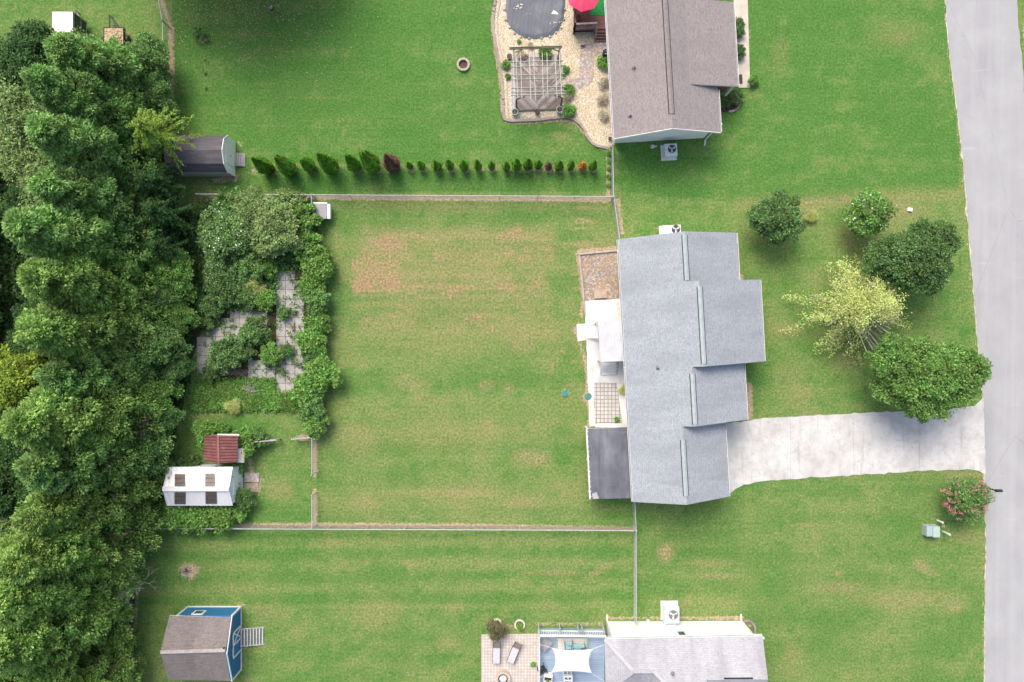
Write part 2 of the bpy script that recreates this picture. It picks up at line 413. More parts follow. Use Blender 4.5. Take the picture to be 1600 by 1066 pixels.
# bare earth: fence lines, house edges, worn corners
dirt = mx(dirt, .98 * seg([(332, 309), (600, 309), (957, 312)], 5), .95 * seg([(950, 232), (951, 305)], 4), .9 * seg([(966, 312), (972, 365)], 4), .95 * seg([(250, 823), (495, 821), (700, 822), (990, 827)], 5.2), .85 * seg([(252, 0), (268, 45), (268, 110), (266, 170)], 6),
          .95 * seg([(492, 685), (492, 742)], 5), .95 * seg([(492, 768), (492, 822)], 5), .75 * seg([(992, 835), (991, 968)], 2.6), .9 * ell(472, 684, 14, 7), .8 * ell(420, 692, 12, 6), .9 * seg([(388, 705), (392, 735), (404, 770)], 5), .7 * ell(406, 757, 10, 22),
          .9 * seg([(900, 398), (904, 392), (960, 388)], 4), .9 * seg([(903, 400), (912, 470), (908, 495)], 4), .85 * seg([(906, 505), (897, 516), (906, 534), (914, 560), (918, 600), (916, 620), (923, 650), (918, 670)], 4), .9 * ell(883, 615, 9, 8), .95 * ell(916, 622, 9, 10), .8 * seg([(917, 670), (921, 780)], 3),
          .95 * ell(1157, 433, 6, 7), .95 * seg([(1170, 602), (1172, 655)], 6), .9 * ell(1042, 358, 20, 8), .8 * seg([(948, 966), (1160, 966)], 4.5), .85 * ell(1046, 955, 18, 14), .8 * ell(1170, 975, 8, 9), .7 * seg([(838, 975), (940, 975)], 5), .6 * ell(795, 980, 45, 9),
          .9 * seg([(779, 0), (769, 30), (771, 61), (777, 95), (782, 127), (784, 165), (790, 190), (812, 192), (846, 190), (880, 187), (900, 192), (913, 206), (925, 225), (945, 233)], 3.5), .8 * ell(724, 102, 13, 13), .85 * ell(316, 63, 10, 8), .6 * seg([(320, 85), (321, 140)], 4), .5 * ell(390, 272, 260, 5), .8 * seg([(336, 282), (368, 280)], 5), .6 * ell(375, 225, 8, 12),
          .9 * seg([(215, 880), (212, 960), (205, 1010), (200, 1066)], 4), .7 * ell(376, 945, 14, 6), .7 * ell(382, 1010, 14, 8), .6 * ell(340, 1068, 40, 6), .6 * seg([(1176, 0), (1170, 80), (1166, 138), (1150, 180)], 2.5), .7 * ell(505, 335, 14, 12), .7 * seg([(500, 400), (502, 640)], 3),
          .6 * ell(1420, 330, 7, 4), .7 * ell(1475, 822, 8, 6), .62 * seg([(1474, 0), (1480, 80), (1493, 180), (1501, 250), (1507, 320), (1516, 430), (1523, 520), (1530, 600)], 2.2), .62 * seg([(1536, 745), (1537, 850), (1536, 950), (1535, 1066)], 2.2), .7 * seg([(1598, 30), (1606, 100), (1612, 300), (1630, 700), (1635, 1066)], 4))
for u in (397, 424, 456, 485, 524, 556, 590, 614, 640, 659, 683, 703, 726, 748, 768, 791, 807, 824, 840, 856, 872, 891, 908, 925): dirt = mx(dirt, .80 * ell(u + 2, 267, 10, 5.5))
# the garden and the floor under the tall trees: leaf mould
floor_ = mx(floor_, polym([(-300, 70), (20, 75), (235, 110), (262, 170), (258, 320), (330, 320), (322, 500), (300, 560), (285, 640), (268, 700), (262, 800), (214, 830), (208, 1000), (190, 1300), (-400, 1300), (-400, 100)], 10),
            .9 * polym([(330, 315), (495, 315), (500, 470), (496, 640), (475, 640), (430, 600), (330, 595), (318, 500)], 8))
lush = lush + (_N1 - .5) * .22 + (_N2 - .5) * .14 + (_N3 - .5) * .16 + np.where(vnoise(7) > .86, .22, 0) - np.where(vnoise(9) > .9, .18, 0)
dry = dry * (.78 + .44 * _N3) + .12 * (_N1 - .5)
nv = XX.size
me = bpy.data.meshes.new("lawn")
me.vertices.add(nv); me.vertices.foreach_set("co", np.stack([XX.ravel(), YY.ravel(), np.zeros(nv)], 1).ravel().astype(np.float32))
ny, nx = XX.shape
i0 = (np.arange(ny - 1)[:, None] * nx + np.arange(nx - 1)[None, :]).ravel()
q = np.stack([i0, i0 + 1, i0 + nx + 1, i0 + nx], 1)
me.loops.add(q.size); me.loops.foreach_set("vertex_index", q.ravel().astype(np.int32))
me.polygons.add(len(q)); me.polygons.foreach_set("loop_start", (np.arange(len(q)) * 4).astype(np.int32))
for nm, arr in (("dry", dry), ("dirt", dirt), ("lush", lush), ("mould", floor_)):
    at = me.attributes.new(nm, 'FLOAT', 'POINT'); at.data.foreach_set("value", arr.ravel().astype(np.float32))
me.update()
lawn = bpy.data.objects.new("lawn", me); COL.objects.link(lawn); lawn['kind'] = 'structure'
t = NT("lawn_grass"); v = t.tc.outputs["Object"]
big = t.noise(v, .16, 4, .6); midn = t.noise(v, .9, 4, .65); fine = t.noise(v, 5.5, 4, .75); blade = t.noise(v, 15.0, 3, .8)
strip = t.noise(t.mapping(v, (.06, 1.6, 1)), 1.0, 3, .6)
tone = t.math('ADD', t.math('MULTIPLY', t.attr("lush"), .9), t.math('ADD', t.math('MULTIPLY', t.math('SUBTRACT', midn, .5), .75), t.math('ADD', t.math('MULTIPLY', t.math('SUBTRACT', big, .5), .7), t.math('MULTIPLY', t.math('SUBTRACT', strip, .5), .35))))
g = t.ramp(tone, [(0.0, (.225, .235, .092)), (.35, (.155, .228, .066)), (.62, (.088, .195, .042)), (1.0, (.062, .172, .032))])
sp = t.ramp(t.math('ADD', t.math('MULTIPLY', fine, .5), t.math('MULTIPLY', blade, .5)), [(.34, (.40, .42, .38)), (.5, (1, 1, 1)), (.64, (1.75, 1.65, 1.7))])
g = t.mix(1.0, g, sp, 'MULTIPLY')
dry_a = t.attr("dry")
g = t.mix(t.math('MULTIPLY', t.step(t.math('ADD', dry_a, t.math('MULTIPLY', t.math('SUBTRACT', midn, .5), .35)), .08, 1.0), .62), g, t.mix(1.0, t.mix(midn, (.27, .235, .105), (.36, .265, .145)), sp, 'MULTIPLY'))
drf = t.math('ADD', dry_a, t.math('ADD', t.math('MULTIPLY', t.math('SUBTRACT', fine, .5), 1.5), t.math('MULTIPLY', t.math('SUBTRACT', midn, .5), 1.3)))
drc = t.mix(t.step(t.math('ADD', t.math('MULTIPLY', fine, .6), t.math('MULTIPLY', blade, .4)), .38, .64), (.21, .125, .068), (.50, .345, .20))
g = t.mix(t.math('MULTIPLY', t.step(drf, .68, 1.12), .72), g, drc)
dtf = t.math('ADD', t.attr("dirt"), t.math('ADD', t.math('MULTIPLY', t.math('SUBTRACT', fine, .5), .9), t.math('MULTIPLY', t.math('SUBTRACT', midn, .5), .8)))
dtc = t.mix(t.noise(v, 3.0, 4, .7), (.33, .225, .145), (.50, .39, .29))
dtc = t.mix(1.0, dtc, sp, 'MULTIPLY')
g = t.mix(t.math('MULTIPLY', t.step(dtf, .45, .8), .88), g, dtc)
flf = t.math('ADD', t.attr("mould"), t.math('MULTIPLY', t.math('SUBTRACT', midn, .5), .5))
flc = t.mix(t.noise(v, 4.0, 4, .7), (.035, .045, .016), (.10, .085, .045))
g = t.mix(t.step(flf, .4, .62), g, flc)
t.bump(t.math('ADD', t.math('MULTIPLY', fine, .7), t.math('MULTIPLY', blade, .5)), .55, .12)
lawn.data.materials.append(t.fin(g, .9, .1))

# ------------------------------------------------------------------ road and paved ground
def struct(o): o['kind'] = 'structure'; return o
GP = lambda pts: [P(u, v) for u, v in pts]
t = NT("asphalt"); v = t.tc.outputs["Object"]
c = t.ramp(t.noise(v, .35, 5, .6), [(.3, (.315, .315, .325)), (.7, (.395, .395, .395))])
c = t.mix(t.math('MULTIPLY', t.step(t.noise(t.mapping(v, (1.1, .05, 1)), 1.0, 3), .4, .7), .35), c, (.45, .45, .455))
c = t.mix(t.math('MULTIPLY', t.noise(v, 14, 3, .7), .35), c, (.27, .27, .285))
c = t.mix(t.math('MULTIPLY', t.step(t.noise(t.mapping(v, (.35, 2.2, 1)), .8, 3, .5), .66, .75), .18), c, (.54, .535, .53))
t.bump(t.noise(v, 40, 2), .2, .01)
c = t.mix(t.math('MULTIPLY', t.step(t.noise(v, 1.7, 6, .8), .5, .7), .25), c, (.30, .30, .305))
cr = t.n('TexVoronoi', feature='DISTANCE_TO_EDGE'); t.l(t.mapping(v, (.16, .05, 1)), cr.inputs['Vector']); cr.inputs['Scale'].default_value = 1.0
c = t.mix(t.math('MULTIPLY', t.math('LESS_THAN', t.math('ADD', cr.outputs[0], t.math('MULTIPLY', t.noise(v, 3, 3), .01)), .0075), .28), c, (.2, .2, .2))
M_ASPH = t.fin(c, .9, .15)
t = NT("driveway_concrete"); v = t.tc.outputs["Object"]
c = t.ramp(t.noise(v, .45, 6, .68), [(.3, (.40, .385, .365)), (.46, (.51, .50, .48)), (.60, (.60, .59, .57))])
c = t.mix(t.math('MULTIPLY', t.step(t.noise(t.mapping(v, (2.2, .28, 1)), 1.0, 5, .7), .55, .70), .55), c, (.30, .29, .285))
c = t.mix(t.math('MULTIPLY', t.step(t.noise(v, 2.6, 6, .75), .50, .66), .45), c, (.34, .325, .305))
c = t.mix(t.math('MULTIPLY', t.step(t.noise(t.mapping(v, (.3, 3.0, 1)), 1.0, 4, .7), .55, .75), .25), c, (.42, .40, .385))
c = t.mix(t.math('MULTIPLY', t.noise(v, 12, 3, .7), .2), c, (.4, .39, .38))
t.bump(t.noise(v, 30, 2), .15, .01)
M_DRIVE = t.fin(c, .85, .2)
t = NT("white_concrete"); v = t.tc.outputs["Object"]
c = t.ramp(t.noise(v, .7, 6, .68), [(.3, (.48, .46, .42)), (.5, (.64, .625, .605)), (.66, (.74, .73, .715))])
c = t.mix(t.math('MULTIPLY', t.step(t.noise(v, 2.4, 5, .75), .58, .75), .5), c, (.40, .37, .31))
t.bump(t.noise(v, 30, 2), .15, .01)
M_WHITEC = t.fin(c, .85, .2)
M_SANDEDGE = plain("sandy_verge", (.56, .52, .44), (.34, .31, .22), 2.5, .95, .1, bump=.4)
left = [(1466, -420), (1470, -200), (1478, 0), (1484, 80), (1490, 125), (1497, 180), (1505, 250), (1511, 320), (1520, 430), (1527, 520), (1534, 600), (1537, 640), (1539, 740), (1541, 850), (1540, 950), (1539, 1066), (1536, 1300), (1530, 1600)]
right = [(1576, -420), (1580, -200), (1590, 20), (1598, 110), (1607, 250), (1622, 430), (1634, 600), (1640, 740), (1644, 850), (1644, 1066), (1640, 1300), (1634, 1600)]
L = [p.to_tuple() for p in smooth_line([P(*p) for p in left], 5)]; Rr = [p.to_tuple() for p in smooth_line([P(*p) for p in right], 5)]
poly = ragged(L, .3, .035, False, 3) + [Vector(L[-1])] + list(reversed(ragged(Rr, .3, .04, False, 4)))
m = MB(); m.prism(poly, -.1, .028); struct(m.build("road", M_ASPH))
ed = [Vector(p) + Vector((-.07 - .05 * R.random(), 0, 0)) for p in ragged(L, .3, .05, False, 8)]
ed2 = [Vector(p) + Vector((.2, 0, 0)) for p in L]
m = MB(); m.prism(ed + list(reversed(ed2)), -.1, .012); struct(m.build("road_edge", M_SANDEDGE))
dv_top = [(1128, 662), (1200, 653), (1300, 648), (1400, 643), (1500, 638), (1522, 634), (1536, 622)]
dv_bot = [(1540, 742), (1528, 735.5), (1512, 733), (1479, 734), (1425, 736.6), (1345, 742), (1237, 748.6), (1184, 753), (1162, 757), (1149, 764), (1139, 773), (1128, 778)]
JU = (1235, 1333, 1436)
full = ragged([P(*p) for p in dv_top + dv_bot], .35, .03, True, 5)
def clip_x(poly, x0, x1):
    def cl(ps, f, at):
        o = []
        for i in range(len(ps)):
            a, b = ps[i], ps[(i + 1) % len(ps)]
            if f(a.x): o.append(a)
            if f(a.x) != f(b.x): o.append(a + (b - a) * ((at - a.x) / (b.x - a.x)))
        return o
    return cl(cl(poly, lambda x: x >= x0, x0), lambda x: x <= x1, x1)
cuts = [-100] + [P(u, 0).x for u in JU] + [200]; m = MB()
for a, b in zip(cuts[:-1], cuts[1:]): m.prism(clip_x(full, a + .006, b - .006), -.1, .04)
struct(m.build("driveway", M_DRIVE))
# back terrace of the grey house
m = MB()
m.prism(ragged(GP([(914, 471), (975, 466), (984, 600), (963, 598), (928, 598), (929.5, 666), (921, 667)]), .4, .02), -.1, .05)
m.prism(GP([(901, 507), (915.4, 505.5), (917.4, 531.5), (902.5, 534)]), -.1, .056)
m.prism(GP([(963.3, 598.3), (984.5, 600.3), (990, 668), (929.8, 668), (929.6, 662), (972, 661)]), -.1, .046)
struct(m.build("back_terrace", M_WHITEC))
M_PAV = grid_pavers("paver_blocks", (.50, .475, .45), (.58, .555, .53), (.24, .215, .18), .30, .30, mortar=.032)
m = MB(); m.prism(GP([(928.2, 598.3), (962.8, 598.3), (971.5, 660.7), (929.8, 661.7)]), -.1, .052); struct(m.build("paver_terrace", M_PAV))
M_GRB = gravel("brown_gravel", [(.34, .29, .24), (.46, .33, .22), (.27, .26, .26), (.55, .50, .45), (.36, .24, .15)], 8.0, (.46, .31, .18))
m = MB(); m.prism(GP([(904, 397), (974, 390), (976, 465.7), (914, 470.6)]), -.1, .03); struct(m.build("gravel_bed", M_GRB))
# pale gravel garden by the pool
M_CREAM = gravel("cream_gravel", [(.62, .52, .36), (.76, .68, .53), (.50, .38, .24), (.80, .75, .64), (.70, .60, .43)], 10.5, (.56, .44, .27))
gv = [(776, -120), (776, -40), (774, 0), (770, 29), (772, 61), (779, 95), (784, 126), (785.6, 158), (786.7, 180), (792, 188), (812, 189), (846, 187), (880, 184), (898, 188), (911, 200), (919, 217), (930, 227), (948, 232)]
gvl = smooth_line([P(*p) for p in gv], 4)
m = MB(); m.prism(gvl + GP([(962, 226), (954, 100), (950, 0), (944, -120)]), -.1, .024); struct(m.build("gravel_garden", M_CREAM))
M_SLATE = gravel("flagstone", [(.42, .36, .32), (.52, .46, .42), (.36, .33, .34), (.58, .53, .49), (.46, .35, .28)], 6.0, (.50, .36, .26))
fl = smooth_line(GP([(907, 72), (906, 90), (904.5, 115), (903, 122), (893, 124), (886, 127), (884, 135), (890, 141.5), (905, 140), (918, 135), (926, 126), (928.5, 112), (928, 92), (933, 87), (950, 87), (950, 66), (930, 66)]), 3)
m = MB(); m.prism(fl, -.1, .036); struct(m.build("flagstone_path", M_SLATE))
M_WALK = plain("walk_concrete", (.62, .555, .475), (.52, .46, .38), 1.5, .9, .15, bump=.2)
m = MB(); y = -130
segs = [-130, -85, -42, 0, 43, 88, 137.5]
for a, b in zip(segs[:-1], segs[1:]): m.prism(GP([(1146 + .06 * a, a + .3), (1168 + .055 * a * .5, a + .3), (1168 + .055 * b * .5, b), (1146 + .06 * b, b)]), -.1, .05)
struct(m.build("front_walk", M_WALK))
M_PATIO = grid_pavers("patio_pavers", (.56, .50, .445), (.65, .595, .54), (.31, .27, .235), .235, .235, mortar=.02)
m = MB(); m.prism(GP([(752, 991.5), (848, 990), (848, 1110), (752, 1110)]), -.1, .04); struct(m.build("paver_patio", M_PATIO))
M_MULCH = gravel("dark_mulch", [(.11, .075, .055), (.16, .11, .08), (.07, .05, .04), (.20, .15, .11)], 9, (.13, .09, .06))
m = MB(); m.prism(smooth_line(GP([(1119, 137), (1152, 137), (1157, 150), (1156, 164), (1146, 172), (1128, 176), (1119, 176)]), 3), -.1, .024); struct(m.build("mulch_bed", M_MULCH))
# garden paving slabs between the shrubs
M_SLAB = plain("garden_slab", (.45, .43, .41), (.33, .315, .29), 1.6, .9, .15, bump=.25)
m = MB()
for (u0, v0, nu, nv) in ((432, 424, 3, 13), (308, 512, 2, 5), (337.2, 512, 2, 3), (345, 482.8, 5, 2), (366.4, 512, 2, 2), (388, 563, 3, 2)):
    for i in range(nu):
        for j in range(nv):
            if (u0, j, i) in ((432, 0, 2), (432, 12, 2), (345, 0, 0), (308, 0, 0), (308, 4, 1)): continue
            x, yv = u0 + i * 14.6, v0 + j * 14.6
            a = R.gauss(0, .012); p = P(x + 7, yv + 7)
            m.box((p.x, p.y, .0), (.70, .70, .07), a)
struct(m.build("slab_path", M_SLAB))

# ------------------------------------------------------------------ shared building materials
M_SH_GREY = shingles("blue_grey_shingles", (.335, .362, .388), (.262, .286, .314), (.39, .415, .435), 1.0)
M_SH_TAUPE = shingles("taupe_shingles", (.275, .243, .238), (.205, .18, .178), (.335, .30, .292), .7, (.30, .26, .26))
M_SH_PALE = shingles("pale_grey_shingles", (.42, .42, .445), (.345, .345, .375), (.455, .455, .48), .35, (.26, .26, .29))
M_SH_SHED = shingles("weathered_shingles", (.235, .205, .195), (.165, .142, .138), (.28, .25, .24), .45)
M_WHITE = plain("white_trim", (.80, .80, .79), (.72, .71, .69), 2.0, .5, .35, bump=.03)
M_SIDE = siding("white_siding", (.82, .82, .85))
M_SIDEB = siding("bluish_white_siding", (.80, .83, .86))
M_BRICK = grid_pavers("foundation_brick", (.30, .16, .12), (.36, .20, .15), (.45, .42, .39), .2, .075, off=.5)
M_VENT = plain("ridge_vent_cap", (.40, .45, .455), (.33, .37, .38), 3, .8, .2)
M_DARK = plain("dark_gap", (.03, .035, .035), (.05, .05, .05), 3, .8, .1)
M_GLASS = plain("window_glass", (.05, .07, .08), (.08, .10, .12), 1.0, .08, .8, bump=0)
M_PIPE = plain("vent_pipe", (.24, .25, .25), (.15, .16, .16), 5, .6, .3)
M_GALV = plain("galvanised_steel", (.48, .52, .52), (.38, .41, .41), 6, .45, .5, .6, bump=0)
M_GALVF = plain("weathered_galvanised", (.50, .53, .52), (.40, .42, .40), 6, .6, .4, .2, bump=0)
M_BLACK = plain("black_plastic", (.025, .025, .028), (.04, .04, .045), 4, .5, .4)
M_ACW = plain("white_enamel", (.80, .81, .80), (.70, .71, .70), 4, .45, .4, bump=.03)
M_ACB = plain("blue_grey_enamel", (.62, .70, .73), (.54, .62, .65), 4, .5, .4, bump=.03)

def cyl(name, c, r, h, mat, parent, n=12, r1=None):
    m = MB(); c = Vector(c); m.tube(c, c + Vector((0, 0, h)), r, r if r1 is None else r1, n); return m.build(name, mat, parent)

class Frame:
    """local plan frame of a building: q across (image right), a along (image down), both in metres"""
    def __init__(s, u0, v0, u1, v1, z):
        s.o = P(u0, v0, z); e = P(u1, v1, z); d = e - s.o; s.len = d.length; s.a = d.normalized(); s.q = Vector((-s.a.y, s.a.x, 0)); s.z = z
        s.rz = math.atan2(s.q.y, s.q.x)
    def __call__(s, q, a, z): p = s.o + s.q * q + s.a * a; return Vector((p.x, p.y, z))

def gable_wall(m, F, q0, q1, a0, a1, zt, rise):
    """solid with a gable profile: eave height zt, ridge zt+rise"""
    prof = [(q0, 0), (q1, 0), (q1, zt), ((q0 + q1) / 2, zt + rise), (q0, zt)]
    A = [F(q, a0, z) for q, z in prof]; B = [F(q, a1, z) for q, z in prof]
    m.face(A); m.face(list(reversed(B)))
    for i in range(5):
        j = (i + 1) % 5; m.face([A[j], A[i], B[i], B[j]])
def window(parent, F, q, a, z, wq, wa, h):
    """window on a wall; wq/wa give the opening's extent in the local frame (one of them is the thin one)"""
    m = MB(); m.box(F(q, a, z), (wq, wa, h), F.rz); f = m.build("window", M_WHITE, parent)
    m = MB(); m.box(F(q, a, z), (wq + (.03 if wq < .1 else -.14), wa + (.03 if wa < .1 else -.14), h - .14), F.rz); m.build("pane", M_GLASS, f)
def gutter(parent, a, b, out):
    """U-shaped white gutter from a to b, opening upwards; out = outward unit vector"""
    m = MB(); a = Vector(a); b = Vector(b); o = Vector(out)
    m.beam(a + o * .10 + Vector((0, 0, -.06)), b + o * .10 + Vector((0, 0, -.06)), .025, .12)
    m.beam(a + o * .05 + Vector((0, 0, -.13)), b + o * .05 + Vector((0, 0, -.13)), .10, .02, 1)  # trough bottom coloured dark, painting in the shade inside the gutter
    m.beam(a + o * .008 + Vector((0, 0, -.07)), b + o * .008 + Vector((0, 0, -.07)), .02, .10)
    k = int((b - a).length / 2.2)
    for i in range(k + 1):
        p = a + (b - a) * ((i + .4) / (k + 1)); m.beam(p + o * .02 + Vector((0, 0, -.012)), p + o * .1 + Vector((0, 0, -.012)), .03, .02)
    return m.build("gutter", [M_WHITE, M_PIPE], parent)
def ridge_vent(parent, a, b, slope, F, halfw=.16, mat=None):
    m = MB(); a = Vector(a); b = Vector(b); q = F.q if isinstance(F, Frame) else F
    dz = halfw * slope; up = Vector((0, 0, .055))
    for s_ in (-1, 1):
        e0 = a + q * (s_ * halfw) + up - Vector((0, 0, dz)); e1 = b + q * (s_ * halfw) + up - Vector((0, 0, dz))
        m.slab([a + up, b + up, e1, e0], .03, (b - a), 0, 0)
    o = m.build("ridge_vent", mat or M_VENT, parent)
    m = MB()
    for s_ in (-1, 1):
        e = q * (s_ * (halfw + .02)) + Vector((0, 0, -dz + .012)); m.beam(a + e, b + e, .055, .05)
    m.build("vent_slot", M_DARK, o)
def roof_pipe(parent, p, h=.3):
    m = MB(); m.tube(p - Vector((0, 0, .1)), p + Vector((0, 0, h)), .05, .05, 10); m.lathe([(.17, -.02), (.12, .06), (.06, .12)], p, 10); m.build("vent_pipe", M_PIPE, parent)

# ------------------------------------------------------------------ the grey-roofed house
F = Frame(966, 374, 989, 784.5, 2.9); SL = .49
gh = thing("grey_house", "long house with stepped blue-grey shingle roof in the centre right, driveway in front", "house", F(4, 9.7, 0))
SECT = [(0, 3.56, 8.73), (3.56, 9.62, 10.27), (9.62, 13.85, 8.75), (13.85, F.len, 7.09)]
mw = MB(); mr = MB()
for i, (a0, a1, w) in enumerate(SECT):
    w0, w1 = a0 + (.3 if i in (0, 1) else -.3 if i > 1 else 0), a1 + (.3 if i == 0 else -.3)
    gable_wall(mw, F, .42, w - .42, w0, w1, 2.78, (w / 2 - .42) * SL)
    zr = 2.9 + SL * w / 2
    mr.slab([F(0, a0, 2.9), F(0, a1, 2.9), F(w / 2, a1, zr), F(w / 2, a0, zr)], .16, F.a)
    mr.slab([F(w, a0, 2.9), F(w, a1, 2.9), F(w / 2, a1, zr), F(w / 2, a0, zr)], .16, F.a)
wall = mw.build("wall", M_SIDE, gh)
roof = mr.build("roof", [M_SH_GREY, M_WHITE], gh)
for i, (a0, a1, w) in enumerate(SECT):
    zr = 2.9 + SL * w / 2
    v0, v1 = ((a0 + .25, a1 - .1), (a0 + .45, a1 - .2), (a0 + .5, a1 - .15), (a0 + .95, a1 - .62))[i]
    ridge_vent(roof, F(w / 2, v0, zr), F(w / 2, v1, zr), SL, F)
    gutter(roof, F(w, a0 + .02, 2.9), F(w, a1 - .02, 2.9), F.q)
gutter(roof, F(0, .02, 2.9), F(0, F.len - .02, 2.9), -F.q)
for (u, v) in ((1028, 574.5),):
    pz = on_plane(u, v, F(0, 0, 2.9), Vector((-SL * F.q.x, -SL * F.q.y, 1))); roof_pipe(roof, pz)
for a, w in ((1.8, 8.73), (5.4, 10.27), (8.0, 10.27)): window(gh, F, w - .42, a, 1.6, .06, 1.5, 1.2)
for a in (2.0, 14.5): window(gh, F, .42, a, 1.6, .06, 1.2, 1.1)
m = MB(); m.box(F(8.75 - .42, 11.6, 1.1), (.08, 1.0, 2.1), F.rz); dr = m.build("door", plain("door_paint", (.30, .09, .07)), gh)
m = MB(); m.tube(F(8.75 - .36, 11.25, 1.05), F(8.75 - .30, 11.25, 1.05), .035, .035, 8); m.build("handle", M_GALV, dr)
m = MB(); m.box(F(7.09 - .42, 16.6, 1.1), (.08, 4.2, 2.2), F.rz); m.build("garage_door", M_WHITE, gh)
for (w, a) in ((10.27, 9.45), (8.75, 13.7)):
    m = MB(); p = F(w + .06, a, 0); m.path([p + Vector((0, 0, 2.7)), F(w - .35, a + .12, 2.45), F(w - .35, a + .12, .2), F(w + .15, a + .12, .1)], .045, 6); m.build("downspout", M_WHITE, gh)
# dark lean-to roof on the back
t = NT("dark_roll_roofing"); v = t.tc.outputs["Object"]
c = t.ramp(t.noise(t.mapping(v, (.8, .35, 1)), 1.0, 5, .65), [(.3, (.085, .09, .105)), (.5, (.13, .138, .16)), (.72, (.20, .21, .235))])
c = t.mix(t.math('MULTIPLY', t.step(t.noise(t.mapping(v, (6, .25, 1)), 1.0, 3), .5, .75), .5), c, (.07, .075, .085))
c = t.mix(t.math('MULTIPLY', t.step(t.noise(t.mapping(v, (.3, 5, 1)), 1.0, 3), .55, .8), .4), c, (.23, .24, .26))
t.bump(t.noise(v, 30, 2), .2, .01); M_ROLL = t.fin(c, .75, .25)
z0, z1 = 2.25, 2.62
Lp = [P(917.5, 670.5, z0), P(986, 667, z1), P(990.5, 778.5, z1), P(923, 780, z0)]
m = MB(); m.slab(Lp, .12, F.a); lt = m.build("lean_to_roof", [M_ROLL, M_WHITE], gh)
m = MB(); m.beam(Lp[0] + Vector((-.05, 0, -.05)), Lp[3] + Vector((-.05, 0, -.05)), .09, .2); 
for i in range(14):
    p = Lp[0].lerp(Lp[3], (i + .5) / 14); m.box(p + Vector((-.0, 0, .02)), (.14, .05, .05), F.rz)
m.build("fascia_board", M_WHITE, lt)
m = MB(); a = P(925, 770, z0 + .05); m.slab([P(924.5, 772, z0 + .05), P(932.5, 769, z0 + .09), P(936, 779.2, z0 + .11), P(926.5, 779.8, z0 + .06)], .02, F.a); m.build("roof_patch", plain("pale_roof_patch", (.42, .41, .43)), lt)
for k in (0.02, .5, .98):
    m = MB(); p = Lp[0].lerp(Lp[3], k); m.box((p.x + .1, p.y, 1.06), (.1, .1, 2.12), F.rz); m.build("post", M_WHITE, lt)
# raised back porch under a ribbed white cover
c0 = [P(934, 502, 2.45), P(976.5, 500, 2.62), P(979, 564, 2.62), P(938.5, 566, 2.45)]
m = MB(); N = 17
for i in range(N * 2):
    f0, f1 = i / (2 * N), (i + 1) / (2 * N); dz0, dz1 = (.05 if i % 2 else 0), (0 if i % 2 else .05)
    A = c0[0].lerp(c0[1], f0); B = c0[0].lerp(c0[1], f1); C = c0[3].lerp(c0[2], f1); D = c0[3].lerp(c0[2], f0)
    m.slab([A + Vector((0, 0, dz0)), B + Vector((0, 0, dz1)), C + Vector((0, 0, dz1)), D + Vector((0, 0, dz0))], .015, F.a, 0, 0)
pc = m.build("porch_cover", plain("ribbed_white_metal", (.63, .64, .65), (.55, .56, .57), 1.2, .5, .4, bump=0), gh)
for p in (c0[0], c0[3]):
    m = MB(); m.box((p.x + .08, p.y + (-.1 if p is c0[0] else .1), 1.22), (.09, .09, 2.4), F.rz); m.build("post", M_WHITE, pc)
m = MB(); m.prism([P(936.5, 506, .7), P(976, 503, .7), P(979, 561, .7), P(940.5, 563, .7)], .6, .7); m.build("porch_floor", M_WHITE, gh)
m = MB(); nst = 4
for i in range(nst):
    z = .62 - .15 * i; p = P(951.0, 565.5, z) - Vector((0, .16 + .24 * i, 0)); m.box((p.x, p.y, z), (1.12, .21, .05), F.rz)
for s_ in (-.58, .58):
    p = P(951, 565.5, .6); m.beam((p.x + s_, p.y, .55), (p.x + s_, p.y - 1.0, .03), .05, .2)
ps = m.build("porch_steps", M_WHITE, gh)
m = MB()
for s_ in (.62,):
    p = P(951, 565.5, .6)
    m.beam((p.x + s_, p.y, 1.5), (p.x + s_, p.y - .95, 1.0), .05, .05)
    for k in range(5): m.beam((p.x + s_, p.y - .22 * k, 1.5 - .12 * k), (p.x + s_, p.y - .22 * k, .5 - .12 * k), .035, .035)
m.build("stair_rail", plain("weathered_rail", (.42, .42, .41)), ps)
m = MB()
for i in range(4):
    z = .60 - .15 * i; p = P(934.5, 519, z); m.box((p.x - .12 - .22 * i, p.y, z), (.20, .95, .05), F.rz)
sp_ = m.build("porch_steps", M_WHITE, gh)
for dy in (-.52, .52):
    m = MB(); p = P(935, 519, .6); m.beam((p.x, p.y + dy, 1.45), (p.x - .85, p.y + dy, .95), .05, .05)
    for k in range(4): m.beam((p.x - .26 * k, p.y + dy, 1.44 - .15 * k), (p.x - .26 * k, p.y + dy, .5 - .15 * k), .03, .03)
    m.build("stair_rail", plain("weathered_rail", (.42, .42, .41)), sp_)
m = MB(); b = GP([(904, 397.5), (966, 391.5)]); m.beam(b[0] + Vector((0, 0, .08)), b[1] + Vector((0, 0, .08)), .14, .16)
b = GP([(904.8, 398), (911.8, 468), (914.5, 494)]); m.beam(b[0] + Vector((0, 0, .08)), b[1] + Vector((0, 0, .08)), .14, .16); m.beam(b[1] + Vector((0, 0, .06)), b[2] + Vector((0, 0, .06)), .1, .12)
ptag(m.build("timber_edging", plain("weathered_timber", (.50, .42, .36), (.36, .30, .25))), "low weathered timber border around the brown gravel bed behind the grey house", "garden edging")
m = MB(); p = P(938, 459.5, 0)
for i in range(4): m.box((p.x, p.y + .26 - .175 * i, .16), (1.0, .16, .05), F.rz)
m.box((p.x, p.y, .085), (.92, .62, .10), F.rz)
ptag(m.build("wooden_step", plain("tan_wood", (.52, .40, .31), (.42, .31, .23))), "low tan wooden plank step lying in the brown gravel bed", "step")

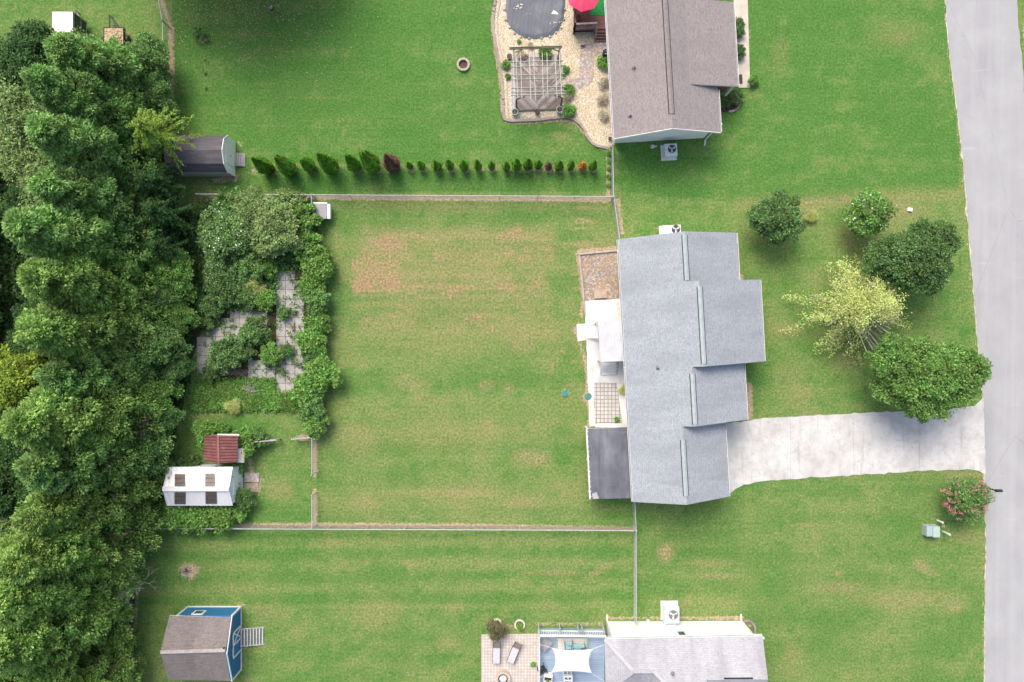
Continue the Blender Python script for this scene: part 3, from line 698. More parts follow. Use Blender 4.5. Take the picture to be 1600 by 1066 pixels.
# ------------------------------------------------------------------ air conditioners
def ac_unit(name, label, p, sx, sy, h, rz, body, fan_dark=True, fanoff=(0, 0)):
    t_ = thing(name, label, "air conditioner", p, 0)
    m = MB(); m.box(p + Vector((0, 0, .05)), (sx + .25, sy + .25, .1), rz); m.build("base_pad", M_WHITEC, t_)
    m = MB(); m.box(p + Vector((0, 0, .1 + h / 2)), (sx, sy, h), rz); b_ = m.build("housing", body, t_, bevel=.03)
    m = MB(); rot = Matrix.Rotation(rz, 3, 'Z')
    for i in range(9):
        z = .2 + (h - .25) * i / 8
        m.box(p + Vector((0, 0, z)), (sx + .02, sy + .02, .03), rz)
    m.build("louvre", body, b_)
    top = p + rot @ Vector((fanoff[0], fanoff[1], .1 + h)); r = min(sx, sy) * .33
    m = MB(); m.lathe([(r, .002), (r, .012)], top, 20); f = m.build("fan_opening", M_BLACK if fan_dark else M_PIPE, t_)
    m = MB(); m.lathe([(r * .22, .012), (r * .2, .05)], top, 12)
    for k in range(3):
        a = k * 2.094 + .5; q = Vector((math.cos(a), math.sin(a), 0)); s_ = Vector((-q.y, q.x, 0)) * (r * .24)
        m.face([top + q * (r * .2) - s_ * .4 + Vector((0, 0, .02)), top + q * (r * .86) - s_ + Vector((0, 0, .02)), top + q * (r * .86) + s_ + Vector((0, 0, .045)), top + q * (r * .2) + s_ * .4 + Vector((0, 0, .045))])
    m.build("fan", M_ACW, t_)
    m = MB()
    for rr in (.5, .75, 1.0):
        pts = [top + Vector((math.cos(2 * math.pi * k / 18) * r * rr, math.sin(2 * math.pi * k / 18) * r * rr, .06)) for k in range(19)]; m.path(pts, .007, 4)
    for k in range(6):
        a = k * math.pi / 3; m.tube(top + Vector((0, 0, .062)), top + Vector((math.cos(a) * r, math.sin(a) * r, .062)), .006, .006, 4)
    m.build("fan_guard", M_PIPE, t_)
    return t_
ac_unit("air_conditioner", "white air conditioner mostly hidden under the gable edge of the grey house", P(1046, 365, 0), 1.35, 1.0, .85, F.rz, M_ACW, True, (.28, .16))

# ------------------------------------------------------------------ the taupe-roofed house at the top
E = Frame(946.5, 0, 959.3, 216.7, 2.9); T0 = -9.0; SL2 = .44
th = thing("taupe_house", "house with taupe-brown shingle roof beside the pool garden at the top of the picture", "house", E(4, 3, 0))
qf = ((P(1121.4, 133, 2.9) - E.o).dot(E.q) + (P(1126, 208.3, 2.9) - E.o).dot(E.q)) / 2
al = E.len; zr = 2.9 + SL2 * qf / 2
pu = P(1146.5, 3, 2.95); pl = P(1153, 134.7, 2.95); qp = (pl - E.o).dot(E.q); a_lo = (pl - E.o).dot(E.a); a_hi = (pu - E.o).dot(E.a)
mw = MB(); gable_wall(mw, E, .42, qf - .42, T0 + .4, al - .45, 2.8, (qf / 2 - .42) * SL2); mw.build("wall", M_SIDEB, th)
mr = MB()
mr.slab([E(0, T0, 2.9), E(0, al, 2.9), E(qf / 2, al, zr), E(qf / 2, T0, zr)], .17, E.a)
mr.slab([E(qf, T0, 2.9), E(qf, al, 2.9), E(qf / 2, al, zr), E(qf / 2, T0, zr)], .17, E.a)
rf = mr.build("roof", [M_SH_TAUPE, M_WHITE], th)
pk = on_plane(1077.5, 128.4, E(qf, 0, 2.9), Vector((SL2 * E.q.x, SL2 * E.q.y, 1))); qk = (pk - E.o).dot(E.q)
m = MB(); m.slab([E(qk, a_hi, pk.z + .03), E(qp, a_hi, 2.95), E(qp, a_lo, 2.95), E(qk, a_lo, pk.z + .03)], .16, E.a); prf = m.build("porch_roof", [M_SH_TAUPE, M_WHITE], th)
gutter(prf, E(qp, a_hi, 2.95), E(qp, a_lo, 2.95), E.q)
gutter(rf, E(0, T0, 2.9), E(0, al - .03, 2.9), -E.q); gutter(rf, E(qf, a_lo + .15, 2.9), E(qf, al - .03, 2.9), E.q)
m = MB(); m.beam(E(.0, al + .02, 2.80), E(qf / 2, al + .02, zr - .1), .04, .2); m.beam(E(qf, al + .02, 2.80), E(qf / 2, al + .02, zr - .1), .04, .2); m.build("rake_board", M_WHITE, rf)
ridge_vent(rf, E(qf / 2, T0, zr), E(qf / 2, al - 1.05, zr), SL2, E, .17, plain("taupe_vent_cap", (.27, .235, .23), (.21, .18, .175), 4, .9))
for (u, v) in ((991, 106), (984.7, 181)):
    roof_pipe(rf, on_plane(u, v, E(0, 0, 2.9), Vector((-SL2 * E.q.x, -SL2 * E.q.y, 1))), .3)
m = MB(); b = P(1129.5, 149, 0); m.box(E(qp - .25, a_lo - .12, 1.38), (.14, .14, 2.7), E.rz); m.build("porch_post", M_WHITE, th)
m = MB(); m.path([P(1113, 209.5, 0) + Vector((0, 0, 2.6)), P(1101.5, 219, 0) + Vector((0, 0, 2.3)), P(1101.5, 219.5, 0) + Vector((0, 0, .1)), P(1100.5, 228, 0) + Vector((0, 0, .06))], .055, 6); m.build("downspout", M_WHITE, th)
for a in (1.0, 5.5): window(th, E, .42, a, 1.6, .06, 1.3, 1.2)
window(th, E, qf - .42, 8.2, 1.6, .06, 1.2, 1.2)
ac_unit("air_conditioner", "white air conditioner with dark fan against the gable wall of the taupe house", P(1044.5, 239, 0), .95, .95, .8, E.rz, M_ACB, True, (.06, .05))
m = MB(); p = P(1019, 230, 0); m.lathe([(.14, 0), (.16, .18), (.13, .24)], p, 10); m.tube(p + Vector((.1, 0, .1)), p + Vector((.36, .06, .06)), .07, .05, 8)
ptag(m.build("hose_reel", plain("pale_plastic", (.66, .68, .68), (.3, .3, .3), 6)), "small pale hose reel on the grass below the taupe house gable wall", "hose reel")

# ------------------------------------------------------------------ the white house with the pale roof at the bottom
ZE = 3.5; SL3 = .45
E0 = P(945, 998.5, ZE); E1 = P(1191.6, 994, ZE); ed_ = (E1 - E0).normalized(); sd = Vector((ed_.y, -ed_.x, 0))
nN = Vector((-SL3 * sd.x, -SL3 * sd.y, 1))
def nplane(u, v): return on_plane(u, v, E0, nN)
wh = thing("white_house", "white-walled house with pale grey hip roof beside the blue deck at the bottom", "house", Vector((E0.x + 6, E0.y - 3, 0)))
A = nplane(990, 1049); B = nplane(1022, 1049)
dB = (ed_ + sd).normalized(); zz = SL3
C = B + (ed_ + sd) * 2.2 + Vector((0, 0, SL3 * 2.2))
D1 = nplane(1104, 1062.5); D2 = nplane(1200, 1062)
Cx = C + ed_ * max(.1, ((D1 - C).dot(ed_)))
mr = MB()
mr.slab([E0, E1, D2, D1, Cx, C, B, A], .17, ed_)
sw0 = E0 + sd * 6.5
hipw = A + (sd - ed_) * 3.2 * .9; hipw = A + sd * 1.8 - ed_ * 1.8 - Vector((0, 0, SL3 * 1.8))
w_lo = E0 + sd * ((hipw - E0).dot(sd)); w_lo.z = ZE
mr.slab([E0, A, hipw, Vector((w_lo.x, w_lo.y, hipw.z - SL3 * (hipw - w_lo).dot(ed_)))], .17, sd)
mr.slab([A, B, B + sd * 1.8 - Vector((0, 0, SL3 * 1.8)) + ed_ * 1.0, hipw], .17, ed_)
mr.slab([B, C, B + sd * 2.2 + ed_ * .2 - Vector((0, 0, .5))], .17, sd)
mr.slab([D1, D2, D2 + sd * 2.6 - Vector((0, 0, SL3 * 2.6)), D1 + sd * 2.6 - Vector((0, 0, SL3 * 2.6))], .17, ed_)
rf = mr.build("roof", [M_SH_PALE, M_WHITE], wh)
m = MB(); up = Vector((0, 0, .03))
for a, b in ((E0, A), (A, B), (B, C), (A, hipw)): m.beam(a + up, b + up, .26, .035)
m.build("hip_cap", plain("pale_hip_shingle", (.46, .455, .47), (.40, .40, .41), 5, .9), rf)
m = MB(); a = nplane(1131, 1059.6) + Vector((0, 0, .06)); b = nplane(1176, 1059.4) + Vector((0, 0, .06)); m.beam(a, b, .09, .05); m.build("vent_slot", M_DARK, rf)
gutter(rf, E0 + ed_ * .05, E1 - ed_ * .02, -sd)
roof_pipe(rf, nplane(1051, 1053))
x0, x1 = P(947.5, 971, 0), P(1159, 970.3, 0); wd = (x1 - x0).normalized(); ws = Vector((wd.y, -wd.x, 0))
m = MB(); m.prism([x0, x1, x1 + ws * 4.2, x0 + ws * 4.2], 0, 3.38); m.build("wall", M_SIDE, wh)
m = MB(); pw = P(1066, 993, 2.6); p = Vector((pw.x, x0.y + (x1.y - x0.y) * .55, 2.35)); m.box(p, (.62, .08, .75)); f = m.build("window", M_WHITE, wh); m = MB(); m.box(p, (.48, .11, .6)); m.build("pane", M_GLASS, f)
for q, sx in ((x0 + wd * .05, 0), (x1 - wd * .08, 0)):
    m = MB(); m.box((q.x, q.y + .06, 1.7), (.1, .1, 3.3)); m.beam((q.x, q.y + .05, .12), (q.x + .0, q.y + .55, .06), .1, .09); m.build("downspout", M_WHITE, wh)
m = MB(); p = P(1194.5, 997, 3.3); m.box((p.x - .3, p.y, 3.28), (.55, .12, .2)); m.build("eave_return", M_WHITE, wh)
ac_unit("air_conditioner", "white air conditioner standing on the grass against the white house wall", P(1045.5, 953.5, 0), 1.1, 1.25, .95, 0, M_ACB, False, (.08, .05))
p = P(1044, 968, 0); m = MB(); m.box((p.x, p.y, .45), (1.0, .5, .5)); m.box((p.x - .3, p.y + .1, .15), (.08, .08, .3)); m.box((p.x + .3, p.y + .1, .15), (.08, .08, .3)); ptag(m.build("duct_box", M_ACB), "bluish metal duct box linking the air conditioner to the white house wall", "duct")
m = MB(); p = P(1012, 969, 0); m.box((p.x, p.y, .2), (.24, .16, .4)); m.box((p.x + .12, p.y - .08, .3), (.16, .1, .2)); m.tube((p.x, p.y, .4), (p.x, p.y, .55), .03, .03)
ptag(m.build("meter_box", plain("pale_box", (.68, .68, .68))), "small pale utility box at the foot of the white house wall beside the fence", "utility box")

# ------------------------------------------------------------------ sheds
M_BLUE = siding("blue_board_siding", (.025, .16, .36), .2, .55)
def shed_door_x(parent, c, wy, h, rz=0):
    """door on a wall facing +x: c is the centre of the foot"""
    m = MB(); m.box(c + Vector((.0, 0, h / 2)), (.05, wy, h)); d = m.build("door", M_BLUE, parent)
    m = MB()
    for dy in (-wy / 2, 0, wy / 2): m.box(c + Vector((.035, dy, h / 2)), (.05, .10, h + .1))
    for z in (.05, h): m.box(c + Vector((.037, 0, z)), (.055, wy + .1, .10))
    for s_ in (-1, 1):
        m.beam(c + Vector((.03, -wy / 2 * 0 + .05, .1 if s_ < 0 else h - .1)), c + Vector((.03, wy / 2 - .05, h - .1 if s_ < 0 else .1)), .04, .09)
    m.build("door_trim", M_WHITE, d)
    m = MB(); m.tube(c + Vector((.05, -.1, h * .5)), c + Vector((.12, -.1, h * .5)), .03, .03, 8); m.build("handle", M_GALV, d)
bs = thing("blue_shed", "bright blue shed with white trim and weathered grey shingle roof at the lower left", "shed", P(335, 997, 0))
zE = 1.85; zR = 2.86
xl, xr = P(294.5, 946).x, P(377, 950).x; yt, yb = P(0, 948).y, P(0, 1045.5).y; ym = (yt + yb) / 2
m = MB()
def gprof(x): return [Vector((x, yt, 0)), Vector((x, yt, zE - .06)), Vector((x, ym, zR - .12)), Vector((x, yb, zE - .06)), Vector((x, yb, 0))]
A, B = gprof(xl), gprof(xr); m.face(A); m.face(list(reversed(B)))
for i in range(5): j = (i + 1) % 5; m.face([A[j], A[i], B[i], B[j]])
m.build("wall", M_BLUE, bs)
ra, rb, rc, rd, re_, rf_ = P(264.8, 962, zE), P(362, 965, zE), P(351.7, 1016, zR), P(250.6, 1019, zR), P(262.7, 1062.6, zE), P(359, 1064, zE)
m = MB(); m.slab([ra, rb, rc, rd], .1, rb - ra); m.slab([rd, rc, rf_, re_], .1, rb - ra); rf = m.build("roof", [M_SH_SHED, M_WHITE], bs)
m = MB(); m.beam(rd + Vector((0, 0, .02)), rc + Vector((0, 0, .02)), .26, .03); m.build("ridge_cap", plain("pale_ridge_shingle", (.46, .42, .40), (.34, .30, .29), 4, .95), rf)
m = MB(); p = P(351, 1011.5, 2.72); m.box((p.x, p.y, 2.86), (.12, .12, .1)); m.build("roof_vent", M_BLACK, rf)
m = MB()
for x, y in ((xl, yt), (xr, yt), (xr, yb)):
    m.box((x, y, zE / 2), (.12, .12, zE - .04))
m.box(((xl + xr) / 2, yt + .02, .06), (xr - xl, .06, .12)); m.box((xr + .02, ym, .06), (.06, yt - yb, .12))
m.beam((xr + .03, yt, zE - .02), (xr + .03, ym, zR - .08), .05, .12); m.beam((xr + .03, yb, zE - .02), (xr + .03, ym, zR - .08), .05, .12)
m.build("trim", M_WHITE, bs)
m = MB(); m.box((P(322, 0).x, yt + .02, 1.25), (.85, .06, .75)); f = m.build("window", M_WHITE, bs); m = MB(); m.box((P(322, 0).x, yt + .03, 1.25), (.6, .08, .5)); m.build("pane", M_GLASS, f)
shed_door_x(bs, Vector((xr + .03, ym + .12, .12)), 1.9, 1.6)
m = MB()
for i in range(8):
    x = xr + .18 + .215 * i; z = .44 - .052 * i; m.box((x, P(0, 993.3).y, z), (.115, 1.38, .04))
p0 = P(0, 993.3).y
for dy in (-.66, .66): m.beam((xr + .02, p0 + dy, .38), (xr + 1.8, p0 + dy, .03), .06, .1)
ptag(m.build("ramp_steps", plain("weathered_grey_wood", (.52, .52, .53), (.36, .36, .37), 5, .85)), "slatted weathered wooden ramp steps at the blue shed door", "steps")

# barn-roofed shed by the upper lawn
M_SIDET = siding("beige_siding", (.56, .52, .46), .2)
t = NT("vertical_panel"); sp = t.n("SeparateXYZ"); t.l(t.tc.outputs["Object"], sp.inputs[0])
fr = t.math('FRACT', t.math('DIVIDE', sp.outputs[1], .2)); c = t.mix(t.math('MULTIPLY', t.math('LESS_THAN', fr, .18), .5), (.82, .79, .74), (.46, .44, .41)); t.bump(fr, .3, .01)
M_VPANEL = t.fin(c, .7, .2)
ds = thing("barn_shed", "beige shed with dark curved barn roof half under the trees at the upper left", "shed", P(335, 250, 0))
x1, x0 = P(368, 0).x, P(284, 0).x; yt, yb = P(0, 222).y, P(0, 276.5).y; ym = (yt + yb) / 2; hw = (yt - yb) / 2
prof = [(-hw, 0), (-hw, 1.6), (-hw * .68, 2.3), (0, 2.6), (hw * .68, 2.3), (hw, 1.6), (hw, 0)]
m = MB(); A = [Vector((x1, ym + a, z)) for a, z in prof]; B = [Vector((x0, ym + a, z)) for a, z in prof]
m.face(A, mi=1); m.face(list(reversed(B)))
for i in range(len(prof)):
    j = (i + 1) % len(prof); m.face([A[j], A[i], B[i], B[j]])
m.build("wall", [M_SIDET, M_VPANEL], ds)
t = NT("charcoal_shingles"); v = t.tc.outputs["Object"]
c = t.ramp(t.noise(t.mapping(v, (.4, 2.2, 1)), 1.3, 5, .7), [(.3, (.085, .08, .09)), (.55, (.13, .12, .13)), (.75, (.19, .175, .18))]); c = t.mix(t.math('MULTIPLY', t.noise(v, 14, 3, .8), .4), c, (.06, .06, .07)); t.bump(t.noise(v, 20, 2), .4, .02); M_CHAR = t.fin(c, .9, .15)
m = MB(); up = Vector((0, 0, .05)); k = prof[1:6]; k = [(-hw - .04, 1.54)] + k[1:4] + [(hw + .04, 1.54)]
for (a, z), (b, z2) in zip(k[:-1], k[1:]):
    m.slab([Vector((x0 - .1, ym + a, z)) + up, Vector((x1 + .03, ym + a, z)) + up, Vector((x1 + .03, ym + b, z2)) + up, Vector((x0 - .1, ym + b, z2)) + up], .06, (1, 0, 0), 0, 1)
rf = m.build("roof", [M_CHAR, M_WHITE], ds)
m = MB()
for (a, z), (b, z2) in zip(k[:-1], k[1:]): m.beam((x1 + .045, ym + a, z), (x1 + .045, ym + b, z2), .05, .11)
m.build("trim", M_WHITE, ds)
m = MB(); m.box((x1 + .02, ym + .05, .95), (.04, 1.5, 1.75)); d = m.build("door", M_VPANEL, ds); m = MB(); m.box((x1 + .05, ym, 1.0), (.04, .05, .12)); m.build("handle", M_BLACK, d)
m = MB()
for i in range(5): m.box((x1 + .09 + .155 * i, P(0, 250.5).y, .28 - .05 * i), (.145, 1.02, .04))
for dy in (-.45, .45): m.beam((x1, P(0, 250.5).y + dy, .22), (x1 + .75, P(0, 250.5).y + dy, .01), .06, .08)
ptag(m.build("wooden_ramp", plain("grey_plank", (.40, .38, .36), (.30, .28, .27), 5, .9)), "short grey plank ramp at the end of the barn-roofed beige shed", "ramp")

# red rusty shed
t = NT("rusty_red_metal"); v = t.tc.outputs["Object"]
c = t.ramp(t.noise(v, 1.6, 5, .7), [(.3, (.135, .048, .045)), (.5, (.17, .064, .06)), (.7, (.235, .11, .09))]); c = t.mix(t.math('MULTIPLY', t.step(t.noise(t.mapping(v, (.4, 6, 1)), 1.0, 4), .5, .7), .4), c, (.14, .045, .04)); M_RUST = t.fin(c, .7, .3)
t = NT("rusted_galvanised"); v = t.tc.outputs["Object"]
c = t.ramp(t.noise(t.mapping(v, (1.5, .5, 1)), 1.2, 5, .7), [(.35, (.55, .56, .56)), (.55, (.45, .40, .34)), (.7, (.38, .22, .12))]); M_RGALV = t.fin(c, .6, .3)
def corrug(m, A, B, C, D, n, amp, mi=0):
    """sheet A-B-C-D, ribs running from A to D"""
    A, B, C, D = map(Vector, (A, B, C, D))
    for i in range(n):
        pts = []
        for f0, f1, z0, z1 in ((i / n, (i + .25) / n, 0, amp), ((i + .25) / n, (i + .5) / n, amp, amp), ((i + .5) / n, (i + .75) / n, amp, 0), ((i + .75) / n, (i + 1) / n, 0, 0)):
            a, b, c_, d = A.lerp(B, f0), A.lerp(B, f1), D.lerp(C, f1), D.lerp(C, f0)
            m.slab([a + Vector((0, 0, z0)), b + Vector((0, 0, z1)), c_ + Vector((0, 0, z1)), d + Vector((0, 0, z0))], .02, (1, 0, 0), mi, mi)
rs = thing("red_roofed_shed", "small shed with rusty dark-red metal roof beside the white shed", "shed", P(358, 702, 0))
a, b, c_ = P(319, 680, 2.0), P(341, 680.3, 2.25), P(372, 681, 2.0); d, e, f = P(318, 720.5, 2.0), P(342, 723.5, 2.25), P(370.5, 722.5, 2.0)
m = MB(); corrug(m, a, d, e, b, 9, .035); corrug(m, c_, f, e, b, 9, .035); rf = m.build("roof", M_RUST, rs)
m = MB(); m.beam(b + Vector((0, 0, .05)), e + Vector((0, 0, .05)), .16, .03); m.build("ridge_cap", plain("faded_red", (.34, .14, .12)), rf)
m = MB(); m.prism([Vector((a.x + .12, a.y - .1, 0)), Vector((c_.x - .1, c_.y - .1, 0)), Vector((f.x - .1, f.y + .1, 0)), Vector((d.x + .12, d.y + .1, 0))], 0, 1.93); m.build("wall", plain("grey_boards", (.35, .31, .28), (.24, .21, .19)), rs)
m = MB(); corrug(m, P(371, 701, 1.75), P(382, 701, 1.5), P(381.5, 723, 1.5), P(370.5, 723, 1.75), 3, .03); ln = m.build("side_awning", M_RGALV, rs)
m = MB(); m.box(Vector((P(381, 702, 1.4).x, P(381, 702, 1.4).y, .75)), (.07, .07, 1.45)); m.build("post", M_RGALV, ln)
m = MB(); m.beam(P(340, 679, 2.0), P(374, 679.6, 2.0), .1, .06); m.build("fascia_board", M_WHITE, rs)

# white shed with brown skylights
ws_ = thing("white_shed", "white metal-roofed shed with four brown skylight panels near the tall trees", "shed", P(332, 757, 0))
zE, zR = 1.95, 2.65
g = lambda u, v, z: Vector(((u - 800) * S, (533 - v) * S, z))
x0u, x1u, yt_, yb_, ym_ = 281, 379.5, 722.5, 781, 752.5
m = MB(); A = [g(x0u + 3, yt_ + 3, 0), g(x0u + 3, yt_ + 3, zE - .05), g(x0u + 3, ym_, zR - .08), g(x0u + 3, yb_ - 3, zE - .05), g(x0u + 3, yb_ - 3, 0)]
B = [p + Vector(((x1u - x0u - 3.5) * S, 0, 0)) for p in A]; m.face(A); m.face(list(reversed(B)))
for i in range(5): j = (i + 1) % 5; m.face([A[j], A[i], B[i], B[j]])
t = NT("white_ribbed_wall"); sp = t.n("SeparateXYZ"); t.l(t.tc.outputs["Object"], sp.inputs[0]); fr = t.math('FRACT', t.math('DIVIDE', sp.outputs[1], .25)); c = t.mix(t.math('MULTIPLY', t.math('LESS_THAN', fr, .15), .3), (.72, .76, .79), (.45, .48, .50)); M_WRIB = t.fin(c, .55, .3)
m.build("wall", M_WRIB, ws_)
m = MB(); corrug(m, g(x0u, yt_, zE), g(x1u, yt_, zE), g(x1u, ym_, zR), g(x0u, ym_, zR), 14, .03); corrug(m, g(x0u - 1, yb_, zE), g(x1u, yb_, zE), g(x1u, ym_, zR), g(x0u - 1, ym_, zR), 14, .03)
rf = m.build("roof", plain("white_metal_sheet", (.80, .80, .80), (.74, .74, .735), .8, .45, .4, bump=0), ws_)
m = MB(); m.beam(g(x0u, ym_, zR + .05), g(x1u, ym_, zR + .05), .34, .03); m.build("ridge_cap", M_WHITE, rf)
M_SKYL = plain("brown_skylight", (.11, .085, .08), (.15, .115, .10), 2.5, .35, .4)
m_l = [(273, 289.5, 741, 762.5, 1), (320.5, 336, 740, 762, 1), (272.5, 290, 769.5, 788, 0), (321, 338.5, 768.5, 787.5, 0)]
slope = (zR - zE) / ((yb_ - ym_) * S); nU = Vector((0, -slope, 1)) * 1.0; 
for u0, u1, v0, v1, up_ in m_l:
    n = Vector((0, slope if up_ else -slope, 1)); n = Vector((0, slope, 1)) if up_ else Vector((0, -slope, 1)); p0 = g(0, ym_, zR + .055)
    pts = [on_plane(u, v, p0, n) for u, v in ((u0, v0), (u1, v0), (u1, v1), (u0, v1))]
    m = MB(); m.slab(pts, .03, (1, 0, 0), 0, 0); sk = m.build("skylight", M_SKYL, rf)
    m = MB()
    for k in (.33, .66): m.beam(pts[0].lerp(pts[3], k) + Vector((0, 0, .01)), pts[1].lerp(pts[2], k) + Vector((0, 0, .01)), .03, .015)
    for k in (.2, .4, .6, .8): m.beam(pts[0].lerp(pts[1], k) + Vector((0, 0, .01)), pts[3].lerp(pts[2], k) + Vector((0, 0, .01)), .02, .01)
    m.build("glazing_bar", plain("skylight_rib", (.07, .055, .05)), sk)
m = MB(); m.tube(g(x1u + .5, 737, 1.98), g(x1u - 14, 746, 2.3), .05, .05); m.build("gutter_pipe", M_PIPE, ws_)
m = MB(); m.box(g(x1u, 756, .9), (.06, 1.0, 1.8)); d = m.build("door", M_WHITE, ws_); m = MB(); m.box(g(x1u + 1, 752, .9), (.05, .05, .14)); m.build("handle", M_BLACK, d)
m = MB(); m.box(P(394, 746, 0) + Vector((0, 0, .03)), (1.15, .72, .12), -.03); ptag(m.build("stone_step", M_SLATE), "flat grey stone step on bare earth at the white shed door, upper one of two", "stone step")
m = MB(); m.box(P(393.5, 762, 0) + Vector((0, 0, .025)), (1.1, .72, .09), .05); ptag(m.build("stone_step", plain("brown_stone", (.42, .34, .27), (.30, .24, .19), 4, .9)), "brownish stone step at the white shed door, lower one of two", "stone step")

# ------------------------------------------------------------------ chain-link fences
def fence(label, pts, h=1.2, gap=2.9, cross=.11):
    pts = [Vector(p) for p in pts]
    t_ = thing("chain_link_fence", label, "fence", pts[0], 0, "chain link fences round the yards")
    mw_ = MB(); rail = MB()
    for a, b in zip(pts[:-1], pts[1:]):
        L_ = (b - a).length; d = (b - a) / L_; n = max(1, round(L_ / gap))
        for i in range(n + 1):
            p = a + d * (L_ * i / n); tall = i in (0, n)
            m = MB(); r = .045 if tall else .03
            m.tube(p - Vector((0, 0, .1)), p + Vector((0, 0, h + (.08 if tall else -.03))), r, r, 8); m.lathe([(r + .01, 0), (r + .01, .03), (.01, .07)], p + Vector((0, 0, h + (.06 if tall else -.03))), 8)
            m.build("post", M_GALVF, t_)
        rail.tube(a + Vector((0, 0, h)), b + Vector((0, 0, h)), .034, .034, 8)
        k = int((L_ + h) / cross)
        for i in range(k):
            s0 = i * cross
            for sg in (1, -1):
                x0_, z0_, x1_, z1_ = s0 - h, 0.0, s0, h
                if sg < 0: x0_, x1_ = x1_, x0_
                # clip to the run
                (xa, za), (xb, zb) = sorted([(x0_, z0_), (x1_, z1_)])
                if xb <= 0 or xa >= L_: continue
                if xa < 0: za += (zb - za) * (-xa) / (xb - xa); xa = 0
                if xb > L_: zb = za + (zb - za) * (L_ - xa) / (xb - xa); xb = L_
                mw_.tube(a + d * xa + Vector((0, 0, za + .03)), a + d * xb + Vector((0, 0, zb + .03)), .0032, .0032, 3, caps=False)
    rail.build("top_rail", M_GALVF, t_); mw_.build("wire_mesh", M_GALV, t_)
    return t_
fence("long galvanised chain link fence between the upper lawn and the straw-coloured middle lawn", GP([(318, 308.5), (955, 312.5)]))
fence("chain link fence from the gravel garden corner to the upper lawn corner, plants along it", GP([(954, 233), (955.2, 311)]))
fence("chain link fence from the middle lawn corner to the grey house back wall", GP([(956, 313.5), (966, 388)]))
fence("long galvanised chain link fence between the middle lawn and the lower lawn", GP([(222, 819.5), (989, 822.5)]))
fence("chain link fence from the lower lawn to the white house wall", GP([(989.8, 823.5), (990, 965)]))
fence("short chain link fence under the lower corner of the grey house", GP([(987.5, 772), (989.7, 822)]))
fence("short chain link fence below the garden hedge, above the gateway", GP([(494, 682), (494, 738)]))
fence("short chain link fence meeting the lower long fence, below the gateway", GP([(494, 769), (494, 820)]))
fence("stub of chain link fence at the garden corner beside the grey box", GP([(493.5, 309.5), (493.5, 330)]))
fence("chain link fence bending past the upper-left trees beside a strip of bare earth", GP([(246, -60), (266, 44), (267, 110), (268, 190)]))
fence("chain link fence along the tall trees at the lower left", GP([(216, 838), (212, 960), (203, 1020), (199, 1100)]))
m = MB(); a, b = P(394, 691, 1.1), P(431, 688, 1.1)
m.beam(a, b, .06, .09); m.beam(a - Vector((0, 0, .5)), b - Vector((0, 0, .5)), .05, .08)
for k in (0, .5, 1): p = a.lerp(b, k); m.box((p.x, p.y, .58), (.08, .08, 1.16))
for k in np.linspace(.05, .95, 14): p = a.lerp(b, float(k)); m.box((p.x, p.y, .6), (.04, .03, 1.0))
ptag(m.build("wooden_fence", plain("silvery_wood", (.52, .51, .49), (.38, .36, .34))), "short silvery wooden fence running from the vines by the red-roofed shed", "fence")
m = MB(); a, b = P(456, 686.5, 1.1), P(484, 684, 1.1)
m.beam(a, b, .06, .09); m.beam(a - Vector((0, 0, .5)), b - Vector((0, 0, .5)), .05, .08)
for k in (0, 1): p = a.lerp(b, k); m.box((p.x, p.y, .58), (.08, .08, 1.16))
for k in np.linspace(.06, .94, 10): p = a.lerp(b, float(k)); m.box((p.x, p.y, .6), (.04, .03, 1.0))
ptag(m.build("wooden_fence", plain("silvery_wood", (.52, .51, .49), (.38, .36, .34))), "short silvery wooden fence on bare orange earth at the foot of the garden hedge", "fence")
gb = thing("storage_box", "low grey-lidded box with a white front at the corner of the overgrown garden", "storage box", P(503, 330, 0))
m = MB(); m.box(P(504.5, 330.5, 0) + Vector((0, 0, .42)), (1.1, 1.1, .84), -.02); m.build("body", M_WHITE, gb)
m = MB(); c = P(503.5, 330, .9); dx = .56
m.slab([c + Vector((-.6, -.58, .1)), c + Vector((.32, -.58, 0)), c + Vector((.32, .58, 0)), c + Vector((-.6, .58, .1))], .05, (1, 0, 0), 0, 0); m.build("lid", plain("grey_lid", (.36, .35, .36), (.29, .28, .29), 2), gb)
m = MB(); m.box((c.x + .46, c.y, .62), (.24, 1.12, .36)); m.build("front_panel", M_WHITE, gb)

# ------------------------------------------------------------------ trailers, canopy, person in the upper left
tr = thing("box_trailer", "dark-sided enclosed trailer with a white roof parked at the edge of the trees, upper left", "trailer", P(125, 68, 0))
x0, x1, y0, y1 = P(110, 0).x, P(140, 0).x, P(0, 39).y, P(0, 92).y
m = MB(); m.box(((x0 + x1) / 2, (y0 + y1) / 2, 1.2), (x1 - x0, y0 - y1, 1.7)); m.build("body", plain("black_panel", (.025, .028, .03), (.035, .038, .04), 1.5, .35, .4), tr, bevel=.03)
m = MB(); m.box(((x0 + x1) / 2, (y0 + y1) / 2, 2.08), (x1 - x0 + .04, y0 - y1 + .04, .06)); m.build("roof", M_WHITE, tr)
m = MB()
for z in (.4, 1.1, 1.95): m.box((x1 + .012, (y0 + y1) / 2, z), (.03, y0 - y1 + .02, .05))
for yy in (y0, y1): m.box((x1 + .012, yy, 1.2), (.05, .05, 1.7))
m.build("trim", plain("grey_frame", (.45, .46, .46)), tr)
for sx in (x0 - .06, x1 + .06):
    m = MB(); m.tube((sx - .1, (y0 + y1) / 2, .33), (sx + .1, (y0 + y1) / 2, .33), .33, .33, 18); wl = m.build("wheel", M_BLACK, tr)
    m = MB(); m.tube((sx - .11, (y0 + y1) / 2, .33), (sx + .11, (y0 + y1) / 2, .33), .18, .18, 12); m.build("rim", M_ACW, wl)
m = MB(); c = (x0 + x1) / 2
